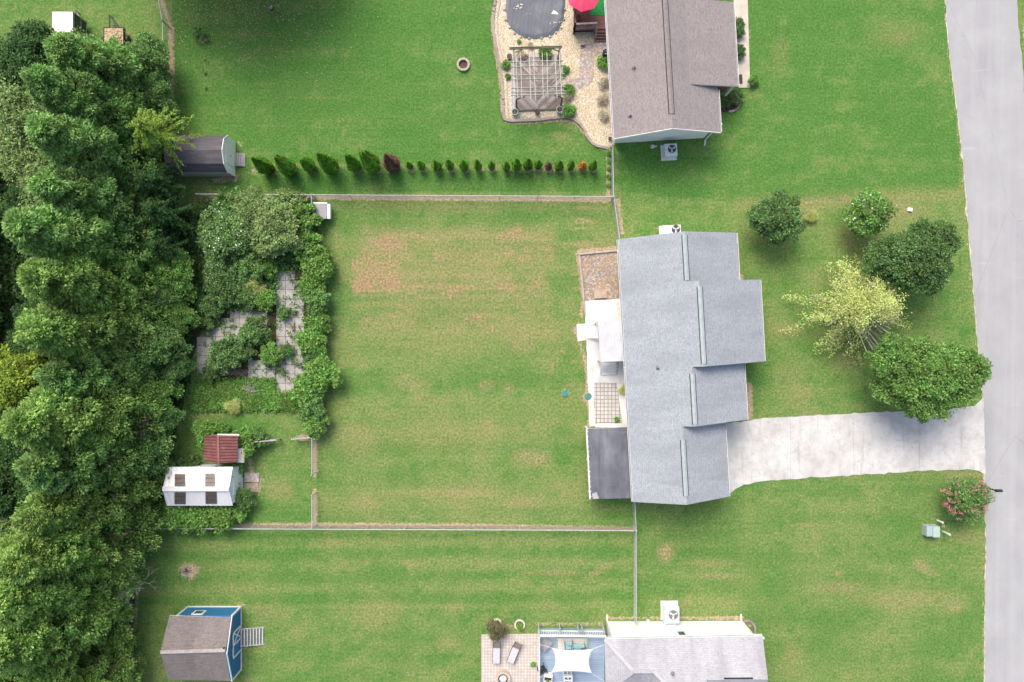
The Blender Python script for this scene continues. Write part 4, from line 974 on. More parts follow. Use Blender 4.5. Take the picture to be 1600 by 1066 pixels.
m.beam((c - .4, y0, .45), (c, y0 + .9, .45), .07, .09); m.beam((c + .4, y0, .45), (c, y0 + .9, .45), .07, .09); m.tube((c, y0 + .85, 0), (c, y0 + .85, .6), .04, .04); m.build("tongue", M_PIPE, tr)
ut = thing("utility_trailer", "small open trailer heaped with pale straw, its black tongue pointing up", "trailer", P(184, 63, 0))
c = P(186, 65, 0)
m = MB(); m.box(c + Vector((0, 0, .5)), (1.5, 1.5, .06))
for dx in (-.75, .75): m.box(c + Vector((dx, 0, .62)), (.05, 1.5, .3))
for dy in (-.75, .75): m.box(c + Vector((0, dy, .62)), (1.5, .05, .3))
m.build("bed", plain("dark_steel", (.07, .07, .07)), ut)
m = MB(); k = P(177, 29, 0) + Vector((0, 0, .5))
m.beam(c + Vector((-.45, .75, .5)), k, .07, .08); m.beam(c + Vector((.45, .75, .5)), k, .07, .08); m.beam(c + Vector((-.25, 1.0, .5)), c + Vector((.3, 1.0, .5)), .05, .05); m.tube(k - Vector((0, 0, .5)), k + Vector((0, 0, .12)), .04, .04); m.build("tongue", plain("dark_steel", (.07, .07, .07)), ut)
for dx in (-.87, .87):
    m = MB(); m.tube(c + Vector((dx - .09, 0, .3)), c + Vector((dx + .09, 0, .3)), .3, .3, 16); m.build("wheel", M_BLACK, ut)
m = MB(); rg = random.Random(5)
for i in range(300):
    x, y = rg.uniform(-.68, .68), rg.uniform(-.68, .68); z = .6 + .35 * (1 - max(abs(x), abs(y)) / .72) + rg.uniform(0, .08)
    a = rg.uniform(0, 6.28); d = Vector((math.cos(a), math.sin(a), rg.uniform(-.3, .3))) * rg.uniform(.08, .2); m.beam(c + Vector((x, y, z)) - d, c + Vector((x, y, z)) + d, .05, .04)
m.box(c + Vector((0, 0, .62)), (1.42, 1.42, .22)); ptag(m.build("straw_heap", plain("pale_straw", (.62, .50, .32), (.46, .35, .20), 6, .95)), "pale heap of straw lying in the small open trailer", "straw")
m = MB(); q = GP([(-14, 905), (3, 903), (10, 912), (8, 926), (-14, 930)])
ct = thing("carport", "pale peaked metal carport roof just inside the left edge among the trees", "carport", P(-4, 916, 0))
z = 2.4; a, b, c_, d, e, f = P(-30, 905, z), P(8, 905, z), P(8, 928, z), P(-30, 928, z), P(-30, 914, 2.9), P(9, 914, 2.9)
m = MB(); m.slab([a, b, f, e], .05, (1, 0, 0), 0, 0); m.slab([e, f, c_, d], .05, (1, 0, 0), 0, 0); m.build("roof", plain("pale_sheet", (.72, .75, .78), (.6, .62, .64)), ct)
for p in (a, b, c_, d):
    m = MB(); m.tube((p.x * .99, p.y * .995, 0), (p.x * .99, p.y * .995, z), .04, .04, 8); m.build("post", M_GALVF, ct)

def skin_chain(name, joints, edges, radii, mat, parent, sub=1):
    me = bpy.data.meshes.new(name); off = chain_loc(parent)
    me.from_pydata([tuple(Vector(j) - Vector((0, 0, 0))) for j in joints], edges, []); me.materials.append(mat)
    o = bpy.data.objects.new(name, me); COL.objects.link(o); o.parent = parent
    me.attributes.new("x", 'FLOAT', 'POINT'); me.attributes.remove(me.attributes["x"])
    mod = o.modifiers.new("skin", 'SKIN'); 
    if not me.skin_vertices:
        bm_ = __import__("bmesh").new(); bm_.from_mesh(me); bm_.verts.layers.skin.verify(); bm_.to_mesh(me); bm_.free()
    for v_, r_ in zip(me.skin_vertices[0].data, radii): v_.radius = (r_, r_)
    me.skin_vertices[0].data[0].use_root = True
    mod.use_smooth_shade = True
    s_ = o.modifiers.new("sub", 'SUBSURF'); s_.levels = sub; s_.render_levels = sub
    return o
M_SKIN = plain("skin", (.55, .33, .25), (.48, .27, .20), 8, .55, .3, bump=0)
ps = thing("person", "child in a pale blue shirt and dark trousers standing on the shaded upper lawn", "person", P(427, 18, 0), math.radians(20))
j = [(0, 0, .56), (0, -.01, .68), (0, 0, .80), (0, 0, .885), (0, .015, .96), (0, .02, 1.05), (0, .01, 1.11)]; r_ = [.095, .088, .10, .045, .062, .083, .055]
e = [(i, i + 1) for i in range(6)]
def add(pts, rad, root):
    k = len(j); prev = root
    for p, q in zip(pts, rad): j.append(p); r_.append(q); e.append((prev, len(j) - 1)); prev = len(j) - 1
    return prev
for s_ in (-1, 1):
    h_ = add([(s_ * .11, 0, .82), (s_ * .15, .02, .66), (s_ * .155, .09, .53), (s_ * .15, .12, .48)], [.045, .034, .025, .022], 2)
    for k, (dx, ln) in enumerate(((-.018, .045), (-.006, .052), (.006, .05), (.018, .04))): add([(s_ * .15 + dx, .135, .455), (s_ * .15 + dx, .14, .455 - ln * .7)], [.008, .007], h_)
    add([(s_ * .128, .135, .475), (s_ * .122, .15, .455)], [.009, .007], h_)
    add([(s_ * .062, 0, .50), (s_ * .068, .015, .28), (s_ * .07, -.01, .06), (s_ * .075, .09, .035)], [.07, .05, .035, .03], 0)
add([(0, .10, .955)], [.014], 4)
skin_chain("body", j, e, r_, M_SKIN, ps)
skin_chain("shirt", [(0, 0, .60), (0, -.01, .70), (0, 0, .82), (-.12, .0, .80), (-.15, .02, .70), (.12, 0, .80), (.15, .02, .70)], [(0, 1), (1, 2), (2, 3), (3, 4), (2, 5), (5, 6)], [.115, .108, .112, .058, .05, .058, .05], plain("pale_blue_cloth", (.46, .58, .80), (.40, .52, .74), 8), ps)
skin_chain("trousers", [(0, 0, .56), (-.063, 0, .48), (-.069, .015, .28), (-.07, -.01, .09), (.063, 0, .48), (.069, .015, .28), (.07, -.01, .09)], [(0, 1), (1, 2), (2, 3), (0, 4), (4, 5), (5, 6)], [.11, .083, .062, .05, .083, .062, .05], plain("dark_cloth", (.035, .04, .055)), ps)
skin_chain("hair", [(0, -.02, 1.03), (0, -.005, 1.085), (0, -.055, 1.0)], [(0, 1), (0, 2)], [.078, .066, .05], plain("reddish_hair", (.20, .07, .04)), ps)
for s_ in (-1, 1):
    m = MB(); m.lathe([(.004, -.008), (.01, 0), (.004, .008)], chain_loc(ps) + Vector((s_ * .03, .095, 1.0)), 8); m.build("eye", M_BLACK, ps)

# ------------------------------------------------------------------ pool garden
t = NT("pool_cover_mesh"); v = t.tc.outputs["Object"]
c = t.ramp(t.noise(v, .8, 5, .65), [(.3, (.055, .065, .085)), (.52, (.078, .09, .115)), (.72, (.13, .145, .17))])
w_ = t.n("TexWave"); t.l(t.mapping(v, (1, .25, 1), (0, 0, .5)), w_.inputs[0]); w_.inputs["Scale"].default_value = 1.1; w_.inputs["Distortion"].default_value = 6
c = t.mix(t.math('MULTIPLY', w_.outputs[1], .18), c, (.16, .175, .20)); c = t.mix(t.math('MULTIPLY', t.step(t.noise(v, 4, 4, .8), .66, .74), .6), c, (.5, .45, .36)); M_POOL = t.fin(c, .5, .4)
def super_ring(u, v, ru, rv, k=48, e=2.6):
    out = []
    for i in range(k):
        a = 2 * math.pi * i / k; c, s_ = math.cos(a), math.sin(a)
        out.append(P(u + ru * math.copysign(abs(c) ** (2 / e), c), v + rv * math.copysign(abs(s_) ** (2 / e), s_)))
    return out
pool = thing("pool", "oval pool under a dark slate cover set in pale gravel at the top", "pool", P(836.5, 3, 0))
m = MB(); ring = super_ring(836.5, 3, 46, 57); c = P(836.5, 3, 0)
rg = random.Random(9); outer = [p + (p - c).normalized() * rg.uniform(-.04, .10) for p in ring]
for k in range(48):
    j = (k + 1) % 48
    for f0, f1 in ((0, .5), (.5, .9), (.9, 1)):
        zz = lambda f: .12 - .05 * (1 - f) + (-.05 if f == 1 else 0)
        A = c.lerp(outer[k], f0), c.lerp(outer[j], f0), c.lerp(outer[j], f1), c.lerp(outer[k], f1)
        pts = [p + Vector((0, 0, zz(f))) for p, f in zip(A, (f0, f0, f1, f1))]
        if f0 == 0: pts = pts[1:]
        m.face(pts if f0 else [pts[0], pts[1], pts[2]])
m.build("cover", M_POOL, pool)
for k in range(48):
    p = outer[k] + (outer[k] - c).normalized() * rg.uniform(.02, .12)
    if p.y > 28.6: continue
    if k % 2: 
        m = MB(); m.lathe([(.07, 0), (.11, .05), (.08, .12), (.03, .14)], p, 7, sx=rg.uniform(.7, 1.3)); m.build("edge_stone", M_SLATE, pool)
m = MB(); p = P(866.5, 21.5, .1)
m.prism([P(861, 23), P(865, 17.2), P(871.5, 21.5), P(872, 24)], .10, .13); ptag(m.build("float_board", M_WHITE), "small white triangular board lying on the dark pool cover", "board")
for (u, v, s_) in ((808, 13, .22), (870, 37, .1), (861, 37.5, .1), (872, 36, .12), (827.5, 23, .07)):
    m = MB(); p = P(u, v, 0)
    for i in range(7 if s_ > .2 else 3): m.box(p + Vector((rg.gauss(0, s_ * 1.4), rg.gauss(0, s_ * .5), .115)), (s_, s_ * .4, .02), rg.uniform(0, 3))
    ptag(m.build("leaf_litter", plain("dry_leaf", (.72, .65, .52), (.55, .46, .34))), {13: "largest clump of pale leaf litter on the pool cover, at its left", 37: "pale litter speck lowest on the pool cover, right of a like one", 37.5: "pale litter speck on the pool cover, leftmost of the three under the white board", 36: "pale litter clump at the right edge of the pool cover", 23: "tiny pale litter speck in the middle of the pool cover"}[v], "litter", "litter on the pool cover")
# stone edging round the gravel
M_EDGE = plain("edging_stone", (.40, .335, .285), (.27, .235, .215), 3, .9, .15, bump=.4)
m = MB(); pts = smooth_line([P(*p) for p in gv[1:]], 10); acc = 0
for a, b in zip(pts[:-1], pts[1:]):
    acc += (b - a).length
    if acc < .29: continue
    acc = 0; d = (b - a).normalized(); n = Vector((d.y, -d.x, 0)) if False else Vector((-d.y, d.x, 0))
    m.box(a + Vector((0, 0, .075)) + n * rg.gauss(0, .01), (.34, .2, .16 + rg.uniform(-.02, .02)), math.atan2(d.y, d.x) + rg.gauss(0, .03))
ptag(m.build("stone_edging", M_EDGE), "curving border of brown edging stones round the cream gravel garden", "garden edging")
m = MB(); inner = [p + Vector((.36, .05, 0)) for p in pts[10:78]]
for a, b in zip(inner[:-1], inner[1:]): m.beam(a + Vector((0, 0, .04)), b + Vector((0, 0, .04)), .1, .07)
ptag(m.build("inner_edging", plain("tan_edging", (.50, .40, .32), (.38, .31, .26))), "thin tan inner border line along the left side of the gravel garden", "garden edging")
# pergola over a chevron deck
M_CHEV = planks("chevron_boards", (.225, .175, .155), (.46, .41, .38), .125, 0, .14, True)
M_CHEV2 = planks("grey_floor_boards", (.46, .43, .41), (.54, .52, .50), .14, 0, .1)
M_PERG = plain("weathered_pergola_wood", (.38, .38, .33), (.28, .29, .23), 4, .85, .2, bump=.2)
M_PERGD = plain("mossy_post_wood", (.20, .19, .14), (.13, .13, .09), 4, .9, .15)
pg = thing("pergola", "open weathered wooden pergola standing over a chevron plank floor in the gravel garden", "pergola", P(838, 130, 0))
fl_ = thing("wooden_floor", "low weathered floor of chevron planks under the pergola", "deck", P(840, 130, 0))
m = MB(); m.prism([p for p in (P(804, 87), P(872, 86), P(879.5, 170), P(807, 173))], .0, .14); o = m.build("chevron_floor", M_CHEV, fl_)
m = MB(); m.prism(GP([(797, 95), (803.6, 94), (806.6, 172.5), (800, 172)]), .0, .11); m.build("side_board", M_CHEV2, fl_)
m = MB(); m.beam(P(807, 173.5) + Vector((0, 0, .08)), P(880, 170.5) + Vector((0, 0, .08)), .1, .16); m.build("edge_beam", M_PERGD, fl_)
m = MB(); m.box(P(838, 87.5) + Vector((0, 0, .09)), (1.1, .35, .16)); m.build("entry_step", M_CHEV2, fl_)
zt = 2.35
po = [(803, 97), (871.5, 95), (806.5, 167.5), (876, 165.5)]
for u, v in po:
    m = MB(); p = P(u, v); m.box((p.x, p.y, zt / 2), (.13, .13, zt)); m.build("post", M_PERGD, pg)
for i, (u, v) in enumerate(po):
    m = MB(); p = P(u, v, 0); sx = 1 if i % 2 == 0 else -1; m.beam((p.x + sx * .05, p.y, 1.75), (p.x + sx * .6, p.y, 2.28), .07, .07); m.build("brace", M_PERGD, pg)
for (a, b) in (((803, 90), (806.5, 172)), ((871.5, 88), (876, 170))):
    m = MB(); m.beam(P(*a) + Vector((0, 0, zt)), P(*b) + Vector((0, 0, zt)), .09, .16); m.build("main_beam", M_PERG, pg)
for va in (73.5, 75.8, 96, 103.5, 117, 123.5, 136.8, 143.5, 148):
    k = (va - 73) / 77
    m = MB(); m.beam(P(796.5 + 3 * k - .5, va + 1.2, zt + .12), P(878 + 6.5 * k, va - 1.2, zt + .12), .055, .13); m.build("cross_beam", M_PERG if va > 90 else M_PERGD, pg)
for ua, ub, v1 in ((801.5, 804.5, 152), (806, 809, 153), (813.2, 815.5, 154), (827, 829.3, 154), (833.2, 837, 157), (847.2, 848.8, 153), (854.5, 856, 153), (867, 870.5, 154), (873.5, 878, 152)):
    m = MB(); m.beam(P(ua, 82.5, zt + .21), P(ub, v1, zt + .21), .05, .05); m.build("slat", plain("pale_slat", (.52, .51, .455), (.42, .41, .36)), pg)
# pots, grill and bits round the pergola
def pot(label, u, v, r, h, mat, cat="pot", soil=True, name="pot"):
    t_ = thing(name, label, cat, P(u, v))
    m = MB(); c = P(u, v); m.lathe([(.01, 0), (r * .7, 0), (r * .95, h * .5), (r, h), (r * 1.06, h), (r * 1.06, h * .93)], c, 16, caps=False); m.lathe([(r * 1.06, h * .96), (r * 1.06, h + .02), (r * .84, h + .02), (r * .82, h * .8)], c, 16, caps=False); m.build("vessel", mat, t_, True)
    m = MB(); m.lathe([(r * .8, h + .005), (r * .8, h + .012)], c, 14); m.build("soil", M_MULCH, t_)
    return t_
M_TEAL = plain("teal_glaze", (.30, .52, .49), (.23, .42, .40), 4, .3, .5, bump=0)
pot("teal glazed pot at the lower left corner of the chevron floor", 804.5, 177.5, .26, .42, M_TEAL)
pot("teal glazed pot at the lower right corner of the chevron floor", 874, 174, .26, .42, M_TEAL)
pot("dark brown pot below the middle of the chevron floor", 839.5, 176.5, .19, .3, plain("brown_clay", (.12, .085, .07), (.09, .06, .05)))
pot("small black pot by the lower corner of the taupe house", 952.5, 218, .13, .26, M_BLACK)
pot("dark grey pot beside the upper left pergola post", 796, 90.5, .2, .3, plain("grey_clay", (.16, .165, .16), (.11, .115, .11)))
pot("red pot standing on the brown deck by its railing", 901.5, 36.5, .22, 1.05, plain("red_glaze", (.33, .04, .05), (.26, .03, .04), 4, .35, .5))
m = MB(); c = P(909.5, 69, 0); m.box(c + Vector((0, 0, .16)), (.32, .36, .32), .1); m.box(c + Vector((0, 0, .34)), (.38, .42, .05), .1); ptag(m.build("stone_block", plain("grey_brown_stone", (.34, .30, .27), (.26, .22, .2))), "square grey-brown stone block at the top of the flagstone path", "stone block")
gr = thing("grill", "black barbecue grill against the taupe house wall by the flagstone path", "grill", P(944, 88.5))
c = P(944, 88.5); m = MB(); m.box(c + Vector((0, 0, .45)), (.38, .42, .7)); m.build("cabinet", M_BLACK, gr, bevel=.03)
m = MB(); m.lathe([(.2, 0), (.2, .1), (.14, .2), (.03, .24)], c + Vector((0, 0, .8)), 14, sy=1.15); m.build("lid", M_BLACK, gr, True)
m = MB(); m.box(c + Vector((.0, -.2, 1.0)), (.2, .03, .05)); m.build("handle", M_GALV, gr)
# fire ring on the upper lawn
fr_ = thing("fire_ring", "round stone fire ring with ash and weeds inside on the upper lawn", "fire ring", P(724, 102))
m = MB(); c = P(724, 102)
for i in range(14):
    a = 2 * math.pi * i / 14; m.box(c + Vector((math.cos(a) * .43, math.sin(a) * .43, .11)), (.17, .185, .22 + rg.uniform(-.02, .02)), a)
m.build("stone_ring", plain("pinkish_stone", (.50, .40, .34), (.38, .31, .27), 5, .95), fr_)
m = MB(); m.lathe([(.34, 0), (.34, .03)], c, 16); m.build("ash_bed", M_MULCH, fr_)
# brown deck with pink umbrella
M_DECKB = planks("red_brown_decking", (.235, .12, .105), (.275, .15, .13), .14, 0, .07, stain=.25)
M_RAILB = plain("brown_rail", (.17, .09, .08), (.12, .065, .06), 5, .8)
bd = thing("brown_deck", "red-brown wooden deck with steps between the pool and the taupe house", "deck", P(922, 10))
zd = .75
m = MB(); m.prism([P(896, -90, zd), P(948, -90, zd), P(948.5, 45, zd), P(930.5, 45.5, zd), P(930.3, 46, zd), P(896.5, 47, zd)], .62, zd); m.build("floor", M_DECKB, bd)
m = MB(); m.prism([P(897, -90, .6), P(948, -90, .6), P(948, 44, .6), P(897.5, 45.5, .6)], 0, .6); m.build("skirt", M_DARK, bd)
for i in range(5):
    z = zd - .15 * (i + 1) + .0; m = MB(); p = P(938.5, 47 + 4.6 * i, z); m.box((p.x, p.y - .05, z - .02), (.98, .27, .05)); m.build("stair_tread", M_DECKB, bd)
m = MB(); m.box((P(938, 56, .2).x, P(938, 52, .2).y - .1, .12), (.9, .7, .2)); m.build("stair_stringer", M_DARK, bd)
for (a, b) in (((896.5, -90), (897.5, 46)), ((897.5, 46), (929.5, 44.5))):
    m = MB(); A = P(*a, zd); B = P(*b, zd); A = Vector((A.x, A.y, 0)); B = Vector((B.x, B.y, 0))
    m.beam(A + Vector((0, 0, zd + .92)), B + Vector((0, 0, zd + .92)), .13, .04); m.beam(A + Vector((0, 0, zd + .12)), B + Vector((0, 0, zd + .12)), .05, .06); L_ = (B - A).length
    for k in range(int(L_ / .15)):
        p = A.lerp(B, (k + .5) / int(L_ / .15)); m.box((p.x, p.y, zd + .5), (.035, .035, .82))
    for k in range(int(L_ / 1.6) + 2):
        p = A.lerp(B, min(1, k * 1.6 / L_)); m.box((p.x, p.y, .85), (.1, .1, 1.7))
    m.build("railing", M_RAILB if a[0] == 896.5 else plain("grey_rail", (.27, .26, .27), (.2, .19, .2)), bd)
m = MB(); p = P(930, 45, zd); q = P(929, 66, .1); m.beam((p.x, p.y, zd + .9), (q.x, q.y + .1, .9), .05, .05); m.box((q.x, q.y + .1, .45), (.06, .06, .9)); m.box((p.x, p.y, zd + .45), (.08, .08, .95)); m.build("stair_rail", plain("grey_rail", (.27, .26, .27), (.2, .19, .2)), bd)
m = MB(); m.prism([P(919, -40, zd), P(948, -40, zd), P(948, 24.5, zd), P(921, 24.8, zd)], zd + .002, zd + .02); ptag(m.build("turf_rug", plain("green_turf", (.035, .30, .075), (.02, .22, .05), 6, .95)), "bright green artificial turf rug on the brown deck", "rug")
um = thing("umbrella", "open pink patio umbrella over the brown deck at the top edge", "umbrella", Vector((P(912, -9, 2.6).x, P(912, -9, 2.6).y, zd)))
c = chain_loc(um); c.z = 0; M_PINK = plain("pink_canvas", (.78, .085, .17), (.70, .07, .145), 1.2, .8, .15, bump=0)
m = MB(); n = 8; Rr_ = 1.28
for i in range(n):
    a0, a1 = 2 * math.pi * (i + .5) / n + .25, 2 * math.pi * (i + 1.5) / n + .25
    A = c + Vector((math.cos(a0) * Rr_, math.sin(a0) * Rr_, 2.5)); B = c + Vector((math.cos(a1) * Rr_, math.sin(a1) * Rr_, 2.5)); T = c + Vector((0, 0, 3.0)); Mm = (A + B) / 2 + Vector((0, 0, -.02))
    m.slab([T, A, Mm, B], .012, (1, 0, 0), 0, 0)
m.build("canopy", M_PINK, um)
m = MB(); m.tube(c + Vector((0, 0, zd)), c + Vector((0, 0, 3.08)), .03, .025, 10); m.lathe([(.25, zd), (.25, zd + .05), (.05, zd + .12)], c, 14); m.build("pole", M_PIPE, um)
for i in range(n):
    a0 = 2 * math.pi * (i + .5) / n + .25; m = MB(); m.tube(c + Vector((math.cos(a0) * .05, math.sin(a0) * .05, 2.93)), c + Vector((math.cos(a0) * 1.25, math.sin(a0) * 1.25, 2.47)), .012, .01, 5); m.build("rib", M_PIPE, um)
ch = thing("deck_chair", "red cushioned chair half under the pink umbrella on the brown deck", "chair", P(915, 19, zd)); c = chain_loc(ch)
m = MB(); m.box(c + Vector((0, 0, .42)), (.5, .5, .1)); m.build("seat", M_PINK, ch, bevel=.03)
m = MB(); m.box(c + Vector((0, -.27, .75)), (.5, .08, .6)); m.build("backrest", M_PINK, ch, bevel=.03)
for dx in (-.22, .22):
    for dy in (-.24, .24):
        m = MB(); m.tube(c + Vector((dx, dy, 0)), c + Vector((dx, dy, .4)), .02, .02, 6); m.build("leg", M_BLACK, ch)
m = MB(); c = P(1156.2, 124, .05); m.box(c + Vector((0, 0, .02)), (.36, .72, .03), .05); ptag(m.build("door_mat", M_BLACK), "black mat on the front walk of the taupe house", "mat")

# ------------------------------------------------------------------ blue deck, patio and their furniture
M_DECKL = planks("light_blue_decking", (.30, .385, .49), (.36, .445, .55), .14, math.pi / 2, .10, gapc=(.13, .19, .27), stain=.2)
bl = thing("blue_deck", "raised light-blue painted deck with white railing against the white house", "deck", P(893, 1030))
zd = .6
m = MB(); m.prism([P(841.5, 984, zd), P(944.8, 985, zd), P(944.2, 1150, zd), P(841, 1150, zd)], .48, zd); m.build("floor", M_DECKL, bl)
m = MB(); m.prism([P(842.5, 985.5, .46), P(944, 986, .46), P(944, 1150, .46), P(842, 1150, .46)], 0, .46); m.build("skirt", plain("blue_skirt", (.27, .36, .48)), bl)
def rail(A, B, mat, parent, zb, h=.95, w=.16, name="railing", step=.13):
    m = MB(); A = Vector((A.x, A.y, 0)); B = Vector((B.x, B.y, 0)); L_ = (B - A).length
    m.beam(A + Vector((0, 0, zb + h)), B + Vector((0, 0, zb + h)), w, .04); m.beam(A + Vector((0, 0, zb + .1)), B + Vector((0, 0, zb + .1)), .05, .07); m.beam(A + Vector((0, 0, zb + h - .1)), B + Vector((0, 0, zb + h - .1)), .05, .08)
    k = int(L_ / step)
    for i in range(k): p = A.lerp(B, (i + .5) / k); m.box((p.x, p.y, zb + h / 2), (.04, .04, h - .1))
    o = m.build(name, mat, parent)
    return o
rail(P(842, 985, zd), P(944.5, 986, zd), M_WHITE, bl, zd); rail(P(842, 985.5, zd), P(841.5, 1150, zd), plain("pale_blue_rail", (.55, .63, .70), (.48, .56, .64)), bl, zd, .95, .12)
for u in (841, 873.5, 901.5, 907.5, 940.5):
    m = MB(); p = P(u, 983.6, 0); p2 = P(u, 972 if u != 907.5 else 972, 0); m.box((p.x, P(0, 974).y, .85), (.1, .1, 1.7)); m.beam((p.x, P(0, 974).y, .4), (p.x, P(0, 980).y, .4), .09, .14); m.build("post", plain("grey_post", (.40, .42, .44), (.32, .34, .36)), bl)
# rug with teal border
rgm = thing("rug", "cream outdoor rug with a teal border on the blue deck", "rug", P(894, 1006, zd))
m = MB(); m.prism([P(868, 996.5, zd), P(920, 996.5, zd), P(920, 1026, zd), P(868, 1026, zd)], zd + .002, zd + .012); m.build("field", plain("cream_rug", (.66, .63, .57), (.58, .55, .49), 6, .95), rgm)
for q in (((868.2, 996.7), (919.8, 996.7)), ((868.7, 997), (868.7, 1026)), ((919.4, 997), (919.4, 1026)), ((870.6, 998.5), (870.6, 1026)), ((917.5, 998.5), (917.5, 1026))):
    m = MB(); m.beam(P(*q[0], zd) + Vector((0, 0, .016)), P(*q[1], zd) + Vector((0, 0, .016)), .06, .012); m.build("border", plain("teal_border", (.16, .36, .34)), rgm)
def patio_chair(label, u, v, rz, wide, zb, cush, frame=None):
    t_ = thing("patio_chair", label, "chair", P(u, v, zb), rz); fr__ = frame or M_PIPE
    o = chain_loc(t_)
    def lb(name, parts, mat, bev=0):
        m = MB()
        for c, s_ in parts: m.box(o + Vector(c), s_)
        return m.build(name, mat, t_, bevel=bev)
    lb("seat_cushion", [((0, 0, .42), (wide - .1, .5, .1))], cush, .03)
    lb("back_cushion", [((0, .27, .66), (wide - .14, .1, .4))], cush, .03)
    for s_ in (-1, 1):
        lb("armrest", [((s_ * wide / 2, 0, .62), (.06, .6, .03)), ((s_ * wide / 2, -.27, .31), (.035, .035, .62)), ((s_ * wide / 2, .29, .42), (.035, .035, .84))], fr__)
    lb("frame", [((0, 0, .35), (wide, .56, .03)), ((0, .32, .84), (wide, .04, .04))], fr__)
    return t_
M_AQUA = plain("aqua_cushion", (.30, .62, .66), (.45, .66, .68), 9, .9)
patio_chair("dark-framed armchair with aqua cushion on the cream rug", 888, 1005.5, .08, .62, zd, M_AQUA)
patio_chair("wide dark-framed bench with aqua cushion beside the armchair on the cream rug", 902.5, 1009, 0, 1.05, zd, M_AQUA)
m = MB(); c = P(911.5, 1011, zd); m.tube(c, c + Vector((0, 0, .45)), .03, .03); m.lathe([(.22, .45), (.22, .48)], c, 16); m.lathe([(.16, 0), (.16, .02)], c, 12); ptag(m.build("side_table", M_PIPE), "small round dark side table at the right of the aqua-cushioned bench", "table")
m = MB(); c = P(852.5, 1004, zd)
for i in range(6): m.box(c + Vector((-.25 * 0 + (i - 2.5) * .115 * .74, (i - 2.5) * .115 * -.66, .38 + .0 * i)), (.10, .95, .03), -.72)
for s_ in (-1, 1): m.box(c + Vector((s_ * .22, s_ * .25, .18)), (.06, .06, .36), -.72)
ptag(m.build("slatted_bench", plain("mauve_grey_wood", (.36, .33, .36), (.28, .26, .28), 4, .85)), "grey-mauve slatted bench set at an angle in the blue deck corner", "bench")
patio_chair("black metal chair near the white planter on the blue deck", 847, 1043, .5, .55, zd, plain("charcoal_mesh", (.06, .065, .07)), M_BLACK)
# shade sail
ssail = thing("shade_sail", "white four-cornered shade sail stretched over the blue deck", "shade sail", P(894, 1032, zd))
zs = 2.7; cs = [P(862.2, 1012.8, zs), P(927.8, 1013.6, zs + .15), P(926, 1053, zs), P(860.8, 1052, zs - .1)]
m = MB(); N = 14
def sail(i, j):
    u, v = i / N, j / N
    p = cs[0] * ((1 - u) * (1 - v)) + cs[1] * (u * (1 - v)) + cs[2] * (u * v) + cs[3] * ((1 - u) * v)
    du = .1 * 4 * v * (1 - v) * (1 - 2 * u); dv_ = .085 * 4 * u * (1 - u) * (1 - 2 * v)
    return p + (cs[1] - cs[0]) * du + (cs[3] - cs[0]) * dv_ - Vector((0, 0, .1 * 16 * u * (1 - u) * v * (1 - v)))
for i in range(N):
    for j in range(N):
        q = [(i, j + 1), (i + 1, j + 1), (i + 1, j), (i, j)]; m.f.append(tuple(a * (N + 1) + b for a, b in q)); m.uv.append(None); m.mi.append(0)
m.v = [tuple(sail(i, j)) for i in range(N + 1) for j in range(N + 1)]
t = NT("white_canvas"); M_CANV = t.fin((.80, .81, .83), .8, .1); tr_ = t.n("BsdfTranslucent"); tr_.inputs[0].default_value = (.8, .81, .83, 1); mx_ = t.n("MixShader"); mx_.inputs[0].default_value = .2; t.l(t.b.outputs[0], mx_.inputs[1]); t.l(tr_.outputs[0], mx_.inputs[2]); t.l(mx_.outputs[0], t.out.inputs[0])
o = m.build("canopy", M_CANV, ssail, True); sm = o.modifiers.new("thick", 'SOLIDIFY'); sm.thickness = .01
for k, q in enumerate((P(843, 1007, zs), P(945, 1007.5, zs + .2), P(945, 1065, zs), P(843, 1058, zs - .1))):
    m = MB(); m.tube(cs[k], q, .014, .014, 5); m.build("guy_rope", M_WHITE, ssail)
    if k in (0, 3):
        m = MB(); m.tube((q.x, q.y, zd - .5), (q.x, q.y, q.z + .1), .04, .04, 8); m.build("pole", M_WHITE, ssail)
# white planter with flowers and stair gate
pl = thing("planter_box", "white planter box of red and green flowers at the blue deck steps", "planter", P(856, 1056, zd)); c = P(855.5, 1055, zd)
m = MB(); m.box(c + Vector((0, .2, .35)), (.62, .1, .7), -.12); m.box(c + Vector((0.02, -.25, .3)), (.62, .1, .6), -.12); m.box(c + Vector((-.3, 0, .3)), (.06, .5, .6), -.12); m.box(c + Vector((.32, 0, .3)), (.06, .5, .6), -.12); m.build("box", M_WHITE, pl)
m = MB(); m.box(c + Vector((0, 0, .25)), (.5, .36, .4), -.12); m.build("soil", M_MULCH, pl)
m = MB(); c = P(886, 1056, zd)
for dx in (-.3, 0, .3): m.box(c + Vector((dx, .0, .5)), (.08, .9, 1.0)) if dx else m.box(c + Vector((0, .3, .5)), (.08, .08, 1.0))
for y in (.42, .12, -.42): m.box(c + Vector((0, y, .98)), (.68, .1, .06))
m.box(c + Vector((0, .27, .55)), (.5, .04, .5)); ptag(m.build("stair_gate", M_WHITE), "white wooden railing gate at the head of the blue deck steps", "gate")
